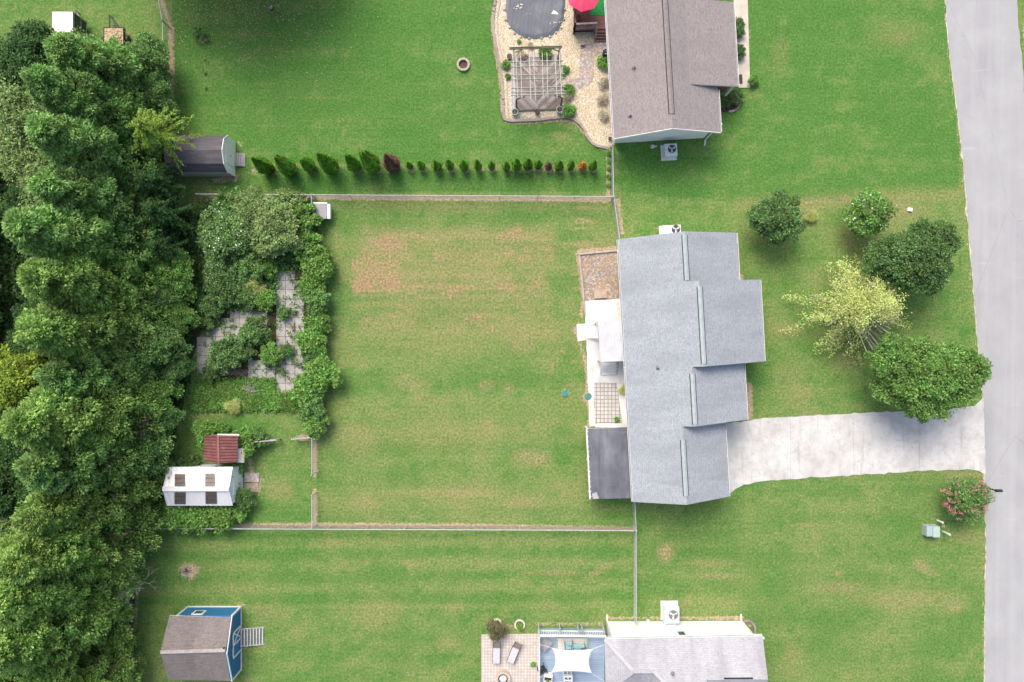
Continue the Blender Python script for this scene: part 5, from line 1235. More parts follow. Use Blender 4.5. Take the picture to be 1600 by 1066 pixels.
# patio loungers
def lounger(label, u0, v0, u1, v1):
    """head at (u0,v0), foot at (u1,v1)"""
    a, b = P(u0, v0, .35), P(u1, v1, .35); d = (b - a); L_ = 1.9; rz = math.atan2(d.y, d.x)
    t_ = thing("sun_lounger", label, "sun lounger", Vector((a.x, a.y, .04)), rz); o = chain_loc(t_)
    m = MB(); m.box(o + Vector((1.25, 0, .33)), (1.2, .56, .06)); m.build("seat_cushion", plain("pale_lilac_canvas", (.56, .555, .60), (.48, .475, .52), 5, .9), t_, bevel=.025)
    m = MB(); m.slab([o + Vector((.02, -.27, .75)), o + Vector((.62, -.27, .36)), o + Vector((.62, .27, .36)), o + Vector((.02, .27, .75))], .02, (1, 0, 0), 0, 0); m.build("backrest", plain("brown_mesh", (.34, .29, .25), (.26, .22, .19), 8, .9), t_)
    m = MB()
    for s_ in (-.29, .29): m.beam(o + Vector((.6, s_, .33)), o + Vector((1.86, s_, .33)), .04, .05); m.beam(o + Vector((.0, s_, .76)), o + Vector((.62, s_, .35)), .04, .05)
    m.build("frame", plain("dark_bronze", (.10, .085, .075)), t_)
    for x in (.7, 1.75):
        for s_ in (-.27, .27): m = MB(); m.tube(o + Vector((x, s_, 0)), o + Vector((x, s_, .32)), .02, .02, 6); m.build("leg", plain("dark_bronze", (.10, .085, .075)), t_)
lounger("left sun lounger with pale cushion, set straight on the paver patio", 776.5, 999.5, 775.5, 1031)
lounger("right sun lounger with pale cushion, set askew on the paver patio", 811, 1001, 798, 1033)
fp = thing("fire_pit", "round stone fire pit with pale ash bowl on the paver patio", "fire pit", P(786, 1057.5)); c = P(786, 1057.5)
m = MB()
for i in range(16):
    a = 2 * math.pi * i / 16
    for z in (.1, .3): m.box(c + Vector((math.cos(a + z) * .47, math.sin(a + z) * .47, z)), (.20, .185, .19), a + z)
m.build("stone_ring", plain("tan_stone", (.58, .48, .39), (.46, .38, .31), 4, .95), fp)
m = MB(); m.lathe([(.36, .39), (.36, .41), (.32, .41), (.30, .28)], c, 18, caps=False); m.build("steel_rim", M_BLACK, fp)
m = MB(); m.lathe([(.31, .29), (.2, .33), (.05, .35)], c, 16); m.build("ash_bed", plain("pale_ash", (.72, .72, .73), (.55, .55, .56), 9, .95), fp)
M_RINGW = plain("cream_stone", (.72, .66, .55), (.60, .54, .45), 5, .95)
for lab, u, v in (("ring of cream edging stones round the reddish shrub above the patio", 776, 974.5), ("ring of cream edging stones round a small plant above the patio", 812, 976)):
    m = MB(); c = P(u, v)
    for i in range(12): a = 2 * math.pi * i / 12; m.box(c + Vector((math.cos(a) * .36, math.sin(a) * .36, .07)), (.1, .19, .14 + rg.uniform(-.02, .02)), a)
    ptag(m.build("planting_ring", M_RINGW), lab, "garden edging")
m = MB()
for i in range(9):
    a = -.5 + i * .32; c = P(1168, 983); m.box(c + Vector((math.cos(a) * .55, math.sin(a) * .65, .08)), (.16, .22, .16), a)
ptag(m.build("stone_border", M_EDGE), "curved border of brownish stones at the corner of the white house", "garden edging")
m = MB()
for i in range(12):
    a = -1.5 + i * .27; c = P(1139, 157); m.box(c + Vector((math.cos(a) * .9, math.sin(a) * .85 - .05, .07)), (.16, .22, .14), a)
ptag(m.build("stone_border", M_EDGE), "curved border of brownish stones round the mulch bed at the taupe house porch", "garden edging")

# ------------------------------------------------------------------ front yard and lawn bits
for lab, u, v in (("round green septic lid in the middle lawn, farther from the terrace", 883, 614.5), ("round green septic lid touching the white terrace edge", 919, 619.5)):
    t_ = thing("septic_lid", lab, "septic lid", P(u, v), 0, "septic lids"); c = P(u, v)
    m = MB(); m.lathe([(.27, 0), (.27, .07), (.24, .085)], c, 20); m.build("cover", plain("green_plastic", (.06, .24, .20), (.05, .2, .17), 4, .5, .4), t_)
    m = MB()
    for k in range(4): a = k * 1.57 + .4; m.lathe([(.02, .08), (.02, .1)], c + Vector((math.cos(a) * .2, math.sin(a) * .2, 0)), 6)
    m.build("bolt", M_GALV, t_)
tb = thing("transformer_box", "pale green utility transformer box on the front lawn near the road", "transformer box", P(1450, 827)); c = P(1450, 827)
M_TGREEN = plain("pale_green_enamel", (.42, .52, .48), (.36, .46, .42), 3, .5, .35, bump=.03); M_TGREEN2 = plain("grey_green_enamel", (.38, .47, .47), (.32, .40, .40), 3, .5, .35, bump=.03)
m = MB(); m.box(c + Vector((.02, 0, .04)), (1.02, .86, .08)); m.build("pad", M_EDGE, tb)
m = MB(); m.box(c + Vector((-.22, 0, .36)), (.5, .8, .56)); m.build("cabinet", M_TGREEN2, tb, bevel=.02)
m = MB(); m.box(c + Vector((.22, -.02, .42)), (.52, .84, .68)); m.build("hood", M_TGREEN, tb, bevel=.02)
m = MB(); m.box(c + Vector((.5, 0, .4)), (.03, .04, .2)); m.build("latch", M_GALV, tb)
for lab, u, v, h in (("white marker pipe above the transformer box", 1464.5, 813, .62), ("white marker pipe right of the transformer box", 1473, 830.5, .8)):
    m = MB(); c = P(u, v); m.tube(c, c + Vector((.03, -.02, h)), .07, .07, 10); m.lathe([(.078, 0), (.078, .04), (.03, .07)], c + Vector((.03, -.02, h)), 10); ptag(m.build("marker_pipe", M_WHITE), lab, "pipe")
m = MB(); c = P(1421, 328); m.box(c + Vector((0, 0, .06)), (.36, .28, .12), -.15); m.box(c + Vector((0, 0, .125)), (.3, .22, .02), -.15); ptag(m.build("meter_box", M_WHITE), "small white meter box lid in the brown grass of the front lawn", "meter box")
mb_ = thing("mailbox", "black mailbox on a post at the road edge beside the pink-flowered bush", "mailbox", P(1541, 762)); c = P(1541, 762)
m = MB(); m.box(c + Vector((0, 0, .52)), (.09, .09, 1.03)); m.beam(c + Vector((-.1, 0, 1.03)), c + Vector((.3, 0, 1.03)), .08, .06); m.build("post", plain("black_post", (.03, .03, .03)), mb_)
m = MB(); pr = [(-.1, 1.07), (.1, 1.07), (.1, 1.2), (.07, 1.27), (0, 1.3), (-.07, 1.27), (-.1, 1.2)]
A = [c + Vector((-.06, y, z)) for y, z in pr]; B = [c + Vector((.40, y, z)) for y, z in pr]; m.face(list(reversed(A))); m.face(B)
for i in range(7): j = (i + 1) % 7; m.face([A[i], A[j], B[j], B[i]])
bx = m.build("box", M_BLACK, mb_); m = MB(); m.box(c + Vector((.3, .115, 1.25)), (.05, .02, .16)); m.build("flag", plain("red_flag", (.5, .05, .04)), bx)
m = MB(); c = P(296.5, 892, 0)
for i in range(26): m.lathe([(.05, 0), (.09, .03), (.05, .09)], c + Vector((rg.gauss(-.25, .12), rg.gauss(0, .1), 0)), 6, sx=rg.uniform(.8, 1.6), sy=rg.uniform(.8, 1.5))
ptag(m.build("ash_heap", plain("grey_ash", (.32, .29, .27), (.2, .18, .16), 8, .95)), "small grey heap of ash on a scorched bare patch of the lower lawn", "ash heap")
m = MB(); c = P(395, 606, 0)
for i in range(40):
    a = rg.uniform(0, 3.14); d = Vector((math.cos(a), math.sin(a), rg.uniform(-.1, .25))) * rg.uniform(.15, .45); q = c + Vector((rg.gauss(0, .3), rg.gauss(0, .2), .15 + rg.uniform(0, .2))); m.tube(q - d, q + d, .022, .012, 4, caps=False)
ptag(m.build("stick_pile", plain("grey_stick", (.42, .38, .35), (.30, .26, .23), 5, .95)), "heap of bare grey sticks at the lower edge of the overgrown garden", "stick pile")
m = MB(); c = P(365, 582, 0)
for i in range(55):
    a = rg.gauss(.15, .35); d = Vector((math.cos(a), math.sin(a), rg.uniform(-.05, .15))) * rg.uniform(.3, .8); q = c + Vector((rg.gauss(0, .6), rg.gauss(0, .15), .15 + rg.uniform(0, .3))); m.tube(q - d, q + d, .02, .01, 4, caps=False)
ptag(m.build("brush_pile", plain("brown_stick", (.30, .24, .21), (.22, .17, .15), 5, .95)), "long pile of brown brushwood below the dark garden shrubs", "brush pile")

# ------------------------------------------------------------------ vegetation
def leaf_arrays(C, D, N, L, Wd):
    D = D / (np.linalg.norm(D, axis=1, keepdims=True) + 1e-9)
    Sd = np.cross(D, N); Sd /= (np.linalg.norm(Sd, axis=1, keepdims=True) + 1e-9)
    L = np.broadcast_to(L, (len(C),))[:, None]; Wd = np.broadcast_to(Wd, (len(C),))[:, None]
    nn = np.cross(Sd, D)
    v = np.stack([C - D * L * .5, C + Sd * Wd * .5 + nn * Wd * .12, C + D * L * .5, C - Sd * Wd * .5 + nn * Wd * .12], 1)
    return v.reshape(-1, 3)
def leaf_mesh(name, V, mats, mi=None):
    n = len(V) // 4; me = bpy.data.meshes.new(name)
    me.vertices.add(len(V)); me.vertices.foreach_set("co", V.astype(np.float32).ravel())
    me.loops.add(len(V)); me.loops.foreach_set("vertex_index", np.arange(len(V), dtype=np.int32))
    me.polygons.add(n); me.polygons.foreach_set("loop_start", (np.arange(n) * 4).astype(np.int32))
    for m in (mats if isinstance(mats, (list, tuple)) else [mats]): me.materials.append(m)
    if mi is not None: me.polygons.foreach_set("material_index", mi.astype(np.int32))
    me.update(); return me
def rnd_dir(n, rng):
    d = rng.normal(size=(n, 3)); return d / np.linalg.norm(d, axis=1, keepdims=True)
def limbs_mesh(name, trunk_pts, radii, ends, mat, rl=.05, zfrac=.6):
    m = MB()
    for (a, b), (ra, rb) in zip(zip(trunk_pts[:-1], trunk_pts[1:]), zip(radii[:-1], radii[1:])): m.tube(a, b, ra, rb, 8, caps=True)
    ztop = trunk_pts[-1][2]
    for e in ends:
        e = Vector(e); s0 = Vector((0, 0, max(.15, min(e.z * zfrac, ztop)))); mid_ = s0.lerp(e, .5) + Vector((0, 0, -.06 * (e - s0).length))
        m.tube(s0, mid_, rl, rl * .7, 5, caps=False); m.tube(mid_, e, rl * .7, rl * .25, 5, caps=False)
    me = bpy.data.meshes.new(name); me.from_pydata(m.v, [], m.f); me.materials.append(mat); me.update(); return me
M_BARK = plain("bark", (.14, .11, .085), (.08, .065, .05), 6, .95, .1, bump=.4)
M_PALEB = plain("pale_bark", (.52, .47, .40), (.40, .35, .29), 5, .9, .1, bump=.2)

def conifer_meshes(seed, Ht, Rm, mats, ncl=170, per=85, brown=.03):
    rng = np.random.default_rng(seed)
    s = rng.random(ncl) ** 1.15; s[:6] = np.linspace(.88, 1.0, 6)
    prof = Rm * (1 - s) ** .78 * np.minimum(1, .72 + 1.8 * s) * 1.08
    lobes = 5 + seed % 3; az = np.floor(rng.random(ncl) * lobes) / lobes * 6.283 + rng.normal(0, .28, ncl) + s * 4.0
    r = prof * (.55 + .5 * rng.random(ncl))
    cc = np.stack([r * np.cos(az), r * np.sin(az), (.05 + .95 * s) * Ht], 1)
    cr = (.72 + .6 * rng.random(ncl)) * (.55 + .45 * (1 - s)) * Rm / 2.4
    # every clump is a cauliflower of five to nine sprays, each spray a small shell of leaf tips
    sub = 7; ns = ncl * sub; ks = np.repeat(np.arange(ncl), sub)
    out = np.stack([np.cos(az), np.sin(az), np.full(ncl, .75)], 1); out /= np.linalg.norm(out, axis=1, keepdims=True)
    sd = rnd_dir(ns, rng) * .95 + out[ks] * .8; sd /= np.linalg.norm(sd, axis=1, keepdims=True)
    sc_ = cc[ks] + sd * (cr[ks] * (.55 + .35 * rng.random(ns)))[:, None]; sr = cr[ks] * (.34 + .22 * rng.random(ns))
    per = max(8, int(per * 1.15 / sub * 1.9)); n = ns * per; kk = np.repeat(np.arange(ns), per); k = ks[kk]
    off = rnd_dir(n, rng) * .9 + sd[kk] * .75; off /= np.linalg.norm(off, axis=1, keepdims=True)
    C = sc_[kk] + off * (sr[kk] * (.55 + .55 * rng.random(n)))[:, None] * np.array([1, 1, .8])
    D = sd[kk] * .8 + off * .5 + rng.normal(size=(n, 3)) * .35; D[:, 2] *= .7
    N = rng.normal(size=(n, 3)) * .35 + off * .8 + np.array([0, 0, .7])
    V = leaf_arrays(C, D, N, .15 + .15 * rng.random(n), .085 + .06 * rng.random(n))
    mi = np.where((rng.random(ncl) < brown)[k], 1, 0)
    return leaf_mesh("crown", V, mats, mi), limbs_mesh("trunk", [(0, 0, -.1), (.05, 0, Ht * .4), (0, .03, Ht * .95)], [.22, .16, .04], cc[rng.choice(ncl, 60)], M_BARK, .05, .9)

def broad_meshes(seed, Rx, Ry, Ht, z0, mats, ncl=110, per=110, leaf=.17, cl=.5, hollow=.55, up=.5, bark=None, aspect=.6, trunk_r=.13, droop=0.0, ellip=2.0):
    rng = np.random.default_rng(seed)
    d = rnd_dir(ncl, rng); d[:, 2] = np.abs(d[:, 2]) * 1.0 - .25 * (rng.random(ncl) < .35)
    rad = hollow + (1 - hollow) * rng.random(ncl) ** .6
    bumpy = 1 + .16 * np.sin(3 * np.arctan2(d[:, 1], d[:, 0]) + seed) + .08 * rng.normal(size=ncl)
    zc = (Ht + z0) / 2 if z0 > 0 else Ht * .42
    cc = np.stack([d[:, 0] * rad * Rx * bumpy, d[:, 1] * rad * Ry * bumpy, zc + d[:, 2] * rad * (Ht - zc) * .95], 1)
    cc[:, 2] = np.maximum(cc[:, 2], .12)
    cr = cl * (.6 + .7 * rng.random(ncl))
    n = ncl * per; k = np.repeat(np.arange(ncl), per)
    off = rnd_dir(n, rng) * (rng.random(n) ** .45)[:, None]
    C = cc[k] + off * cr[k][:, None] * np.array([1, 1, .75]); C[:, 2] = np.maximum(C[:, 2], .03)
    D = rng.normal(size=(n, 3)) * .6 + off * .8 + d[k] * .35; D[:, 2] = D[:, 2] * .6 - droop
    N = rng.normal(size=(n, 3)) * .45 + d[k] * .4 + off * .3 + np.array([0, 0, up + .6])
    L = leaf * (.65 + .7 * rng.random(n))
    V = leaf_arrays(C, D, N, L, L * aspect)
    mi = np.zeros(n)
    if isinstance(mats, (list, tuple)) and len(mats) > 1: mi = np.where(rng.random(n) < .05, 1, 0) * (off[:, 2] > 0)
    return leaf_mesh("crown", V, mats, mi), limbs_mesh("trunk", [(0, 0, -.1), (.03, .02, zc * .6), (0, 0, Ht * .8)], [trunk_r, trunk_r * .75, trunk_r * .25], cc[rng.choice(ncl, min(45, ncl))], bark or M_BARK, max(.012, trunk_r * .28))

def arbor_meshes(seed, Ht, Rm, mat, n=2600, twin=True):
    rng = np.random.default_rng(seed); parts = []
    heads = [(0, 0, 1.0, 1.0)]
    if twin:
        for i in range(rng.integers(1, 4)): a = rng.random() * 6.28; heads.append((math.cos(a) * Rm * .38, math.sin(a) * Rm * .38, .8 + .14 * rng.random(), .62))
    for hx, hy, hf, rf_ in heads:
        m = int(n * rf_); s = rng.random(m) ** 1.2; az = rng.random(m) * 6.283
        prof = Rm * rf_ * np.minimum(1, .62 + 1.5 * s) * np.where(s > .25, ((1 - s) / .75) ** .78, 1)
        prof *= 1 + .10 * np.sin(az * 5 + seed) + .05 * np.sin(az * 11 + s * 9)
        rr = prof * (.88 + .12 * rng.random(m))
        C = np.stack([hx + rr * np.cos(az), hy + rr * np.sin(az), s * Ht * hf + .03], 1)
        o = np.stack([np.cos(az), np.sin(az), np.zeros(m)], 1); tg = np.stack([-np.sin(az), np.cos(az), np.zeros(m)], 1)
        D = o * .55 + np.array([0, 0, .65]) + rng.normal(size=(m, 3)) * .25
        N = tg * (rng.choice([-1, 1], m))[:, None] * .3 - o * .35 + np.array([0, 0, .9]) + rng.normal(size=(m, 3)) * .3
        parts.append(leaf_arrays(C, D, N, (.10 + .06 * rng.random(m)), .06 + .03 * rng.random(m)))
        ni, nj = 12, 12
        for i in range(ni):
            for j in range(nj):
                q = []
                for (a, b) in ((i, j), (i, j + 1), (i + 1, j + 1), (i + 1, j)):
                    s_ = min(a / ni, .985); z_ = 6.283 * b / nj; p_ = Rm * rf_ * .84 * min(1, .62 + 1.5 * s_) * (((1 - s_) / .75) ** .78 if s_ > .25 else 1); q.append((hx + p_ * math.cos(z_), hy + p_ * math.sin(z_), s_ * Ht * hf + .02))
                parts.append(np.array(q))
    V = np.concatenate(parts)
    return leaf_mesh("foliage", V, mat), limbs_mesh("trunk", [(0, 0, -.05), (0, 0, Ht * .7)], [.05, .02], [], M_BARK)

def make_plant(name, meshes):
    r = bpy.data.objects.new(name, None); COL.objects.link(r); r.empty_display_size = .3
    for me in meshes: o = bpy.data.objects.new(me.name.split('.')[0], me); COL.objects.link(o); o.parent = r
    r['unused'] = 1; return r
def place(proto, u, v, label, cat, group=None, sc=1.0, rz=None, scz=None, z=0.0, tilt=(0, 0)):
    if proto.get('unused'): o = proto; del o['unused']
    else: o = copy_tree(proto)
    o.location = P(u, v, 0) + Vector((0, 0, z)); o.rotation_euler = (tilt[0], tilt[1], R.uniform(0, 6.28) if rz is None else rz)
    o.scale = (sc, sc, scz or sc) if not isinstance(sc, tuple) else sc
    for k in ('label', 'category', 'group'):
        if k in o: del o[k]
    return ptag(o, label, cat, group)
ORD = ("first", "second", "third", "fourth", "fifth", "sixth", "seventh", "eighth", "ninth", "tenth", "eleventh", "twelfth", "thirteenth", "fourteenth", "fifteenth", "sixteenth", "seventeenth", "eighteenth")

L_CON = leafmat("conifer_leaf", (.072, .140, .040), (.122, .222, .060), (.178, .292, .087), (.23, .35, .113), .3, .5)
L_CON2 = leafmat("conifer_leaf_warm", (.080, .140, .036), (.136, .228, .054), (.20, .30, .079), (.26, .355, .103), .3, .5)
L_BROWN = leafmat("dead_needles", (.07, .055, .03), (.11, .085, .05), (.15, .115, .065), (.20, .125, .06), .1)
L_DARK = leafmat("dark_leaf", (.016, .042, .012), (.029, .068, .018), (.048, .100, .028), (.075, .14, .042), .2, .6)
L_MID = leafmat("mid_leaf", (.040, .085, .024), (.070, .140, .038), (.115, .205, .058), (.17, .27, .09), .26, .7)
L_GREYG = leafmat("grey_green_leaf", (.062, .104, .032), (.115, .175, .056), (.175, .245, .086), (.25, .32, .13), .22, .7)
L_BRIGHT = leafmat("bright_leaf", (.050, .115, .022), (.090, .185, .036), (.135, .25, .058), (.20, .32, .09), .3, .7)
L_YELL = leafmat("yellow_green_leaf", (.075, .14, .022), (.130, .215, .036), (.20, .29, .05), (.30, .37, .075), .3, .7)
L_WILL = leafmat("pale_willow_leaf", (.21, .26, .072), (.32, .37, .12), (.42, .46, .18), (.52, .54, .25), .35, .7)
L_GOLD = leafmat("golden_leaf", (.075, .125, .018), (.135, .20, .030), (.21, .275, .042), (.33, .36, .06), .3)
L_OAK = leafmat("small_dark_leaf", (.034, .076, .024), (.062, .122, .036), (.098, .172, .052), (.16, .25, .08), .26, .7)
L_OAK2 = leafmat("small_green_leaf", (.040, .088, .020), (.076, .15, .034), (.118, .21, .052), (.20, .30, .08), .28, .7)
L_ARB = leafmat("arborvitae_leaf", (.060, .145, .018), (.098, .225, .028), (.14, .29, .042), (.20, .35, .062), .28, 1.5)
L_ARBB = leafmat("dead_arborvitae_leaf", (.10, .062, .042), (.15, .095, .066), (.20, .13, .09), (.26, .18, .13), .1)
L_ARBO = leafmat("orange_dead_leaf", (.30, .13, .03), (.42, .20, .05), (.52, .27, .07), (.58, .36, .12), .15)
L_PINK = leafmat("pink_blossom", (.27, .09, .10), (.32, .12, .135), (.35, .16, .17), (.38, .22, .22), .2)
L_WHITEF = leafmat("pale_blossom", (.62, .45, .55), (.70, .58, .66), (.78, .70, .74), (.80, .76, .78), .2)
L_REDDISH = leafmat("reddish_leaf", (.05, .06, .03), (.08, .11, .04), (.14, .10, .06), (.22, .10, .10), .2)
L_DRYS = leafmat("dry_shrub_leaf", (.20, .16, .12), (.28, .24, .18), (.36, .32, .25), (.30, .33, .18), .1)

CON = [make_plant("conifer", conifer_meshes(21 + i, h, r, [m, L_BROWN], 130, 150, b)) for i, (h, r, m, b) in enumerate(((12, 3.1, L_CON, .0), (11.2, 2.9, L_CON, .0), (12.4, 3.3, L_CON2, .015), (11.6, 3.1, L_CON2, .0), (9.0, 2.6, L_CON, .0)))]
row = [(210, 150, 4, 1.0), (206, 205, 1, .95), (214, 268, 0, .92), (212, 334, 1, .95), (206, 392, 0, 1.02), (214, 455, 2, .93), (208, 520, 3, 1.0), (214, 578, 1, .9), (204, 634, 2, 1.0), (210, 694, 1, 1.03), (200, 752, 3, .95), (192, 806, 2, .96), (172, 858, 3, 1.04), (160, 918, 2, 1.0)]
for i, (u, v, k, s_) in enumerate(row):
    place(CON[k], u, v, f"tall bushy conifer, {ORD[i]} from the top of the long row along the left", "tree", "tall conifers along the left", s_)
for i, (u, v, k, s_) in enumerate(((172, 985, 3, .78), (182, 1030, 2, .72), (150, 1090, 3, 1.0), (120, 1000, 2, .9), (115, 905, 3, .92), (135, 840, 2, .9), (95, 1060, 3, .85))):
    place(CON[k], u, v, ("lower conifer with green-brown clumps nearest the blue shed's left side", "conifer at the bottom edge left of the blue shed roof", "bottom conifer of the lower left wood, half out of the picture", "conifer inside the lower left wood, level with the blue shed", "conifer inside the lower left wood, level with the bare dead tree", "conifer at the head of the lower left wood behind the front row", "conifer in the lower left corner of the wood")[i], "tree", "conifers of the lower left wood", s_)
for i, (u, v, k, s_) in enumerate(((-70, 250, 0, 1.05), (-60, 330, 2, 1.0), (-75, 410, 0, 1.05), (-58, 480, 1, 1.1), (-72, 560, 2, 1.0), (-60, 640, 0, 1.05), (-75, 720, 3, 1.0))):  # unseen trees added outside the frame, to darken the gap at the left
    place(CON[k], u, v, f"unseen conifer added beyond the left edge to block sky light, {ORD[i]} from the top", "tree", "unseen conifers added beyond the left edge", s_)
BD = [make_plant("broadleaf_tree", broad_meshes(40 + i, *a)) for i, a in enumerate(((2.6, 2.6, 7.5, 2.0, L_DARK, 120, 120, .22, .75), (2.4, 2.6, 6.5, 1.6, L_GREYG, 120, 120, .20, .7), (2.0, 2.2, 5.0, 1.0, L_MID, 110, 120, .17, .6)))]
for i, (u, v, k, s_) in enumerate(((116, 122, 0, .8), (168, 132, 2, 1.0), (95, 150, 0, .8), (105, 205, 1, .95), (150, 240, 1, .9), (90, 262, 1, .8), (135, 300, 1, .85), (88, 330, 0, .6), (110, 500, 0, .62), (85, 545, 0, .55), (130, 440, 0, .5), (95, 690, 0, .75), (70, 745, 0, .8), (120, 740, 0, .7), (60, 640, 0, .6), (60, 820, 1, .8), (75, 880, 2, 1.0))):
    where = ("dark rounded tree at the upper end of the wood, below the white-roofed trailer", "green rounded tree between the two trailers and the conifers", "dark tree at the upper left edge of the wood", "grey-green tree in the wood, level with the yellow-tipped tree", "grey-green tree in the wood just left of the conifer row, level with the barn-roofed shed", "grey-green tree at the left edge, upper one of two", "grey-green tree behind the conifers level with the upper fence", "low dark tree beside the black gap at the left edge", "low dark tree at the left edge above the golden tree", "low dark tree just above the golden tree's crown", "low dark tree deep in the shade behind the conifer row", "dark tree at the left edge below the golden tree", "dark tree at the left edge, level with the white shed", "dark tree behind the conifers, level with the white shed", "low dark tree immediately below the golden tree", "grey-green tree at the left edge above the pale carport", "green tree at the left edge touching the pale carport")[i]
    place(BD[k], u, v, where, "tree", "broadleaf trees of the wood", s_)
GOLD = make_plant("golden_tree", broad_meshes(60, 1.9, 2.2, 5.6, 1.2, L_GOLD, 100, 110, .2, .6)); place(GOLD, 78, 585, "golden-yellow leaved tree at the left edge of the picture", "tree")
# bright yellow-tipped drooping tree by the barn-roofed shed: sprays along drooping limbs
def spray_meshes(seed, Ht, Rm, mat, nb=60, per=150, bark=None, rl=.025, bare=False, lo=.25, fuzz=.05):
    rng = np.random.default_rng(seed); parts = []; ends = []
    for i in range(nb):
        s = rng.random(); az = rng.random() * 6.283; ln = Rm * (1 - s) ** .5 * (.6 + .5 * rng.random()); z = Ht * (lo + (.97 - lo) * s)
        if bare and -1.5 < (az if az < 3.14 else az - 6.283) < -.25 and s < .8:
            ends.append((math.cos(az) * ln * .85, math.sin(az) * ln * .85, z)); continue
        t_ = rng.random(per); bend = rng.normal(0, .5)
        a = az + bend * t_ * .6
        C = np.stack([np.cos(a) * t_ * ln, np.sin(a) * t_ * ln, z + .25 * ln * t_ - .5 * ln * t_ ** 2], 1) + rng.normal(size=(per, 3)) * (fuzz + .07 * (1 - t_) + fuzz * (fuzz > .06) * np.sin(t_ * 3.1))[:, None]
        D = np.stack([np.cos(a), np.sin(a), .2 - t_], 1) + rng.normal(size=(per, 3)) * .7
        parts.append(leaf_arrays(C, D, rng.normal(size=(per, 3)) * .4 + np.array([0, 0, 1]), .10 + .10 * rng.random(per), .06 + .03 * rng.random(per)))
        ends.append((math.cos(az) * ln * .7, math.sin(az) * ln * .7, z))
    return leaf_mesh("crown", np.concatenate(parts), mat), limbs_mesh("trunk", [(0, 0, -.1), (0, 0, Ht * .5), (0, 0, Ht * .95)], [.14, .1, .03], ends, bark or M_BARK, rl, .95 if not bare else .55)
SPR = make_plant("yellow_tipped_tree", spray_meshes(5, 7.6, 3.1, L_YELL)); place(SPR, 292, 236, "feathery tree with bright yellow-green tips leaning over the barn-roofed shed", "tree")
for i, (u, v, s_) in enumerate(((281, 305, 1.0), (292, 345, .95), (288, 395, .8))):
    if i == 0: SP2 = make_plant("drooping_tree", spray_meshes(8, 6.2, 2.5, L_DARK, 90, 140))
    place(SP2, u, v, ("dark drooping tree just below the barn-roofed shed", "dark drooping tree at the upper left corner of the overgrown garden", "dark drooping tree left of the garden, under the conifers")[i], "tree", "drooping trees by the garden", s_)
UND = [make_plant("understorey_tree", broad_meshes(70 + i, *a)) for i, a in enumerate(((1.6, 1.6, 4.2, .6, L_MID, 90, 130, .14, .5), (1.5, 1.7, 3.6, .4, L_BRIGHT, 90, 110, .15, .5)))]
for i, (u, v, k, s_) in enumerate(((290, 430, 1, .95), (278, 466, 0, .75), (296, 500, 1, .8), (276, 540, 0, 1.1), (294, 574, 0, .7), (268, 610, 1, .95), (276, 652, 0, .75), (258, 696, 0, .95), (266, 736, 1, .7), (258, 110, 0, .95), (268, 160, 0, .8))):
    place(UND[k], u, v, ("bright green small tree at the conifers' foot beside the upper garden", "small dense tree at the garden's left edge, above the paving", "small dense tree at the garden's left edge, beside the paving corner", "small dense tree at the garden's left edge, below the paving corner", "small dense tree at the lower left corner of the garden", "small dense tree at the conifers' foot just below the garden", "small dense tree at the conifers' foot above the red-roofed shed", "small dense tree at the conifers' foot left of the red-roofed shed", "small dense tree pressed against the white shed's left end", "small dark tree by the upper fence end beside the straw trailer", "small dark tree right of the conifers above the barn-roofed shed")[i], "tree", "small trees at the conifers' foot", s_)
# bare dead tree by the lower-left fence
def bare_meshes(seed, Ht, mat, spread=1.0, r0=.1, depth=5):
    rg_ = random.Random(seed); m = MB()
    def grow(p, d, ln, r, k):
        q = p + d * ln; m.tube(p, q, r, r * .68, 6 if k > 2 else 4, caps=False)
        if k == 0: return
        for i in range(rg_.choice((2, 3, 3))):
            nd = (d + Vector((rg_.gauss(0, .55), rg_.gauss(0, .55), rg_.gauss(.05, .3))) * spread).normalized(); grow(p.lerp(q, rg_.uniform(.7, 1)), nd, ln * rg_.uniform(.62, .88), r * .62, k - 1)
    grow(Vector((0, 0, -.1)), Vector((0, 0, 1)), Ht * .3, r0, depth)
    me = bpy.data.meshes.new("trunk"); me.from_pydata(m.v, [], m.f); me.materials.append(mat); me.update(); return (me,)
BARE = make_plant("dead_tree", bare_meshes(4, 5.0, plain("grey_dead_wood", (.42, .38, .34), (.30, .27, .24), 5, .95), 1.1, .075))
place(BARE, 218, 896, "leafless grey dead tree leaning out over the lower lawn's left edge", "tree", sc=1.0, tilt=(.1, .3), rz=.3)
place(BARE, 214, 768, "grey dead tree poking up through the conifers behind the white shed", "tree", sc=(1.0, 1.0, 1.9))
# front-yard trees
FT = make_plant("front_tree", broad_meshes(80, 1.85, 1.75, 3.6, .5, L_OAK, 150, 150, .15, .42)); place(FT, 1197, 351, "round dense dark-green small tree nearest the grey house in the front yard", "tree", rz=0)
FT2 = make_plant("front_tree", broad_meshes(81, 3.3, 2.35, 5.4, 1.0, L_OAK, 260, 170, .16, .5)); place(FT2, 1388, 410, "broad dark-green tree near the road at the top of the front yard group", "tree", rz=.25)
FT3 = make_plant("front_tree", broad_meshes(82, 4.0, 2.75, 6.0, 1.0, L_OAK2, 330, 180, .17, .55)); place(FT3, 1400, 582, "largest dense green tree, overhanging the driveway by the road", "tree", rz=-.15)
CM = make_plant("crape_myrtle", broad_meshes(83, 1.55, 1.5, 3.6, .4, [L_BRIGHT, L_WHITEF], 80, 110, .17, .48)); place(CM, 1333, 343, "light green bush dotted with pale pink flowers in the front yard", "tree")
CM2 = make_plant("crape_myrtle", broad_meshes(84, 1.5, 1.4, 3.0, .2, [L_MID, L_PINK], 75, 120, .18, .5, .4, .5, None, .45)); o = place(CM2, 1488, 771, "pink-flowered bush at the driveway corner beside the road", "bush")
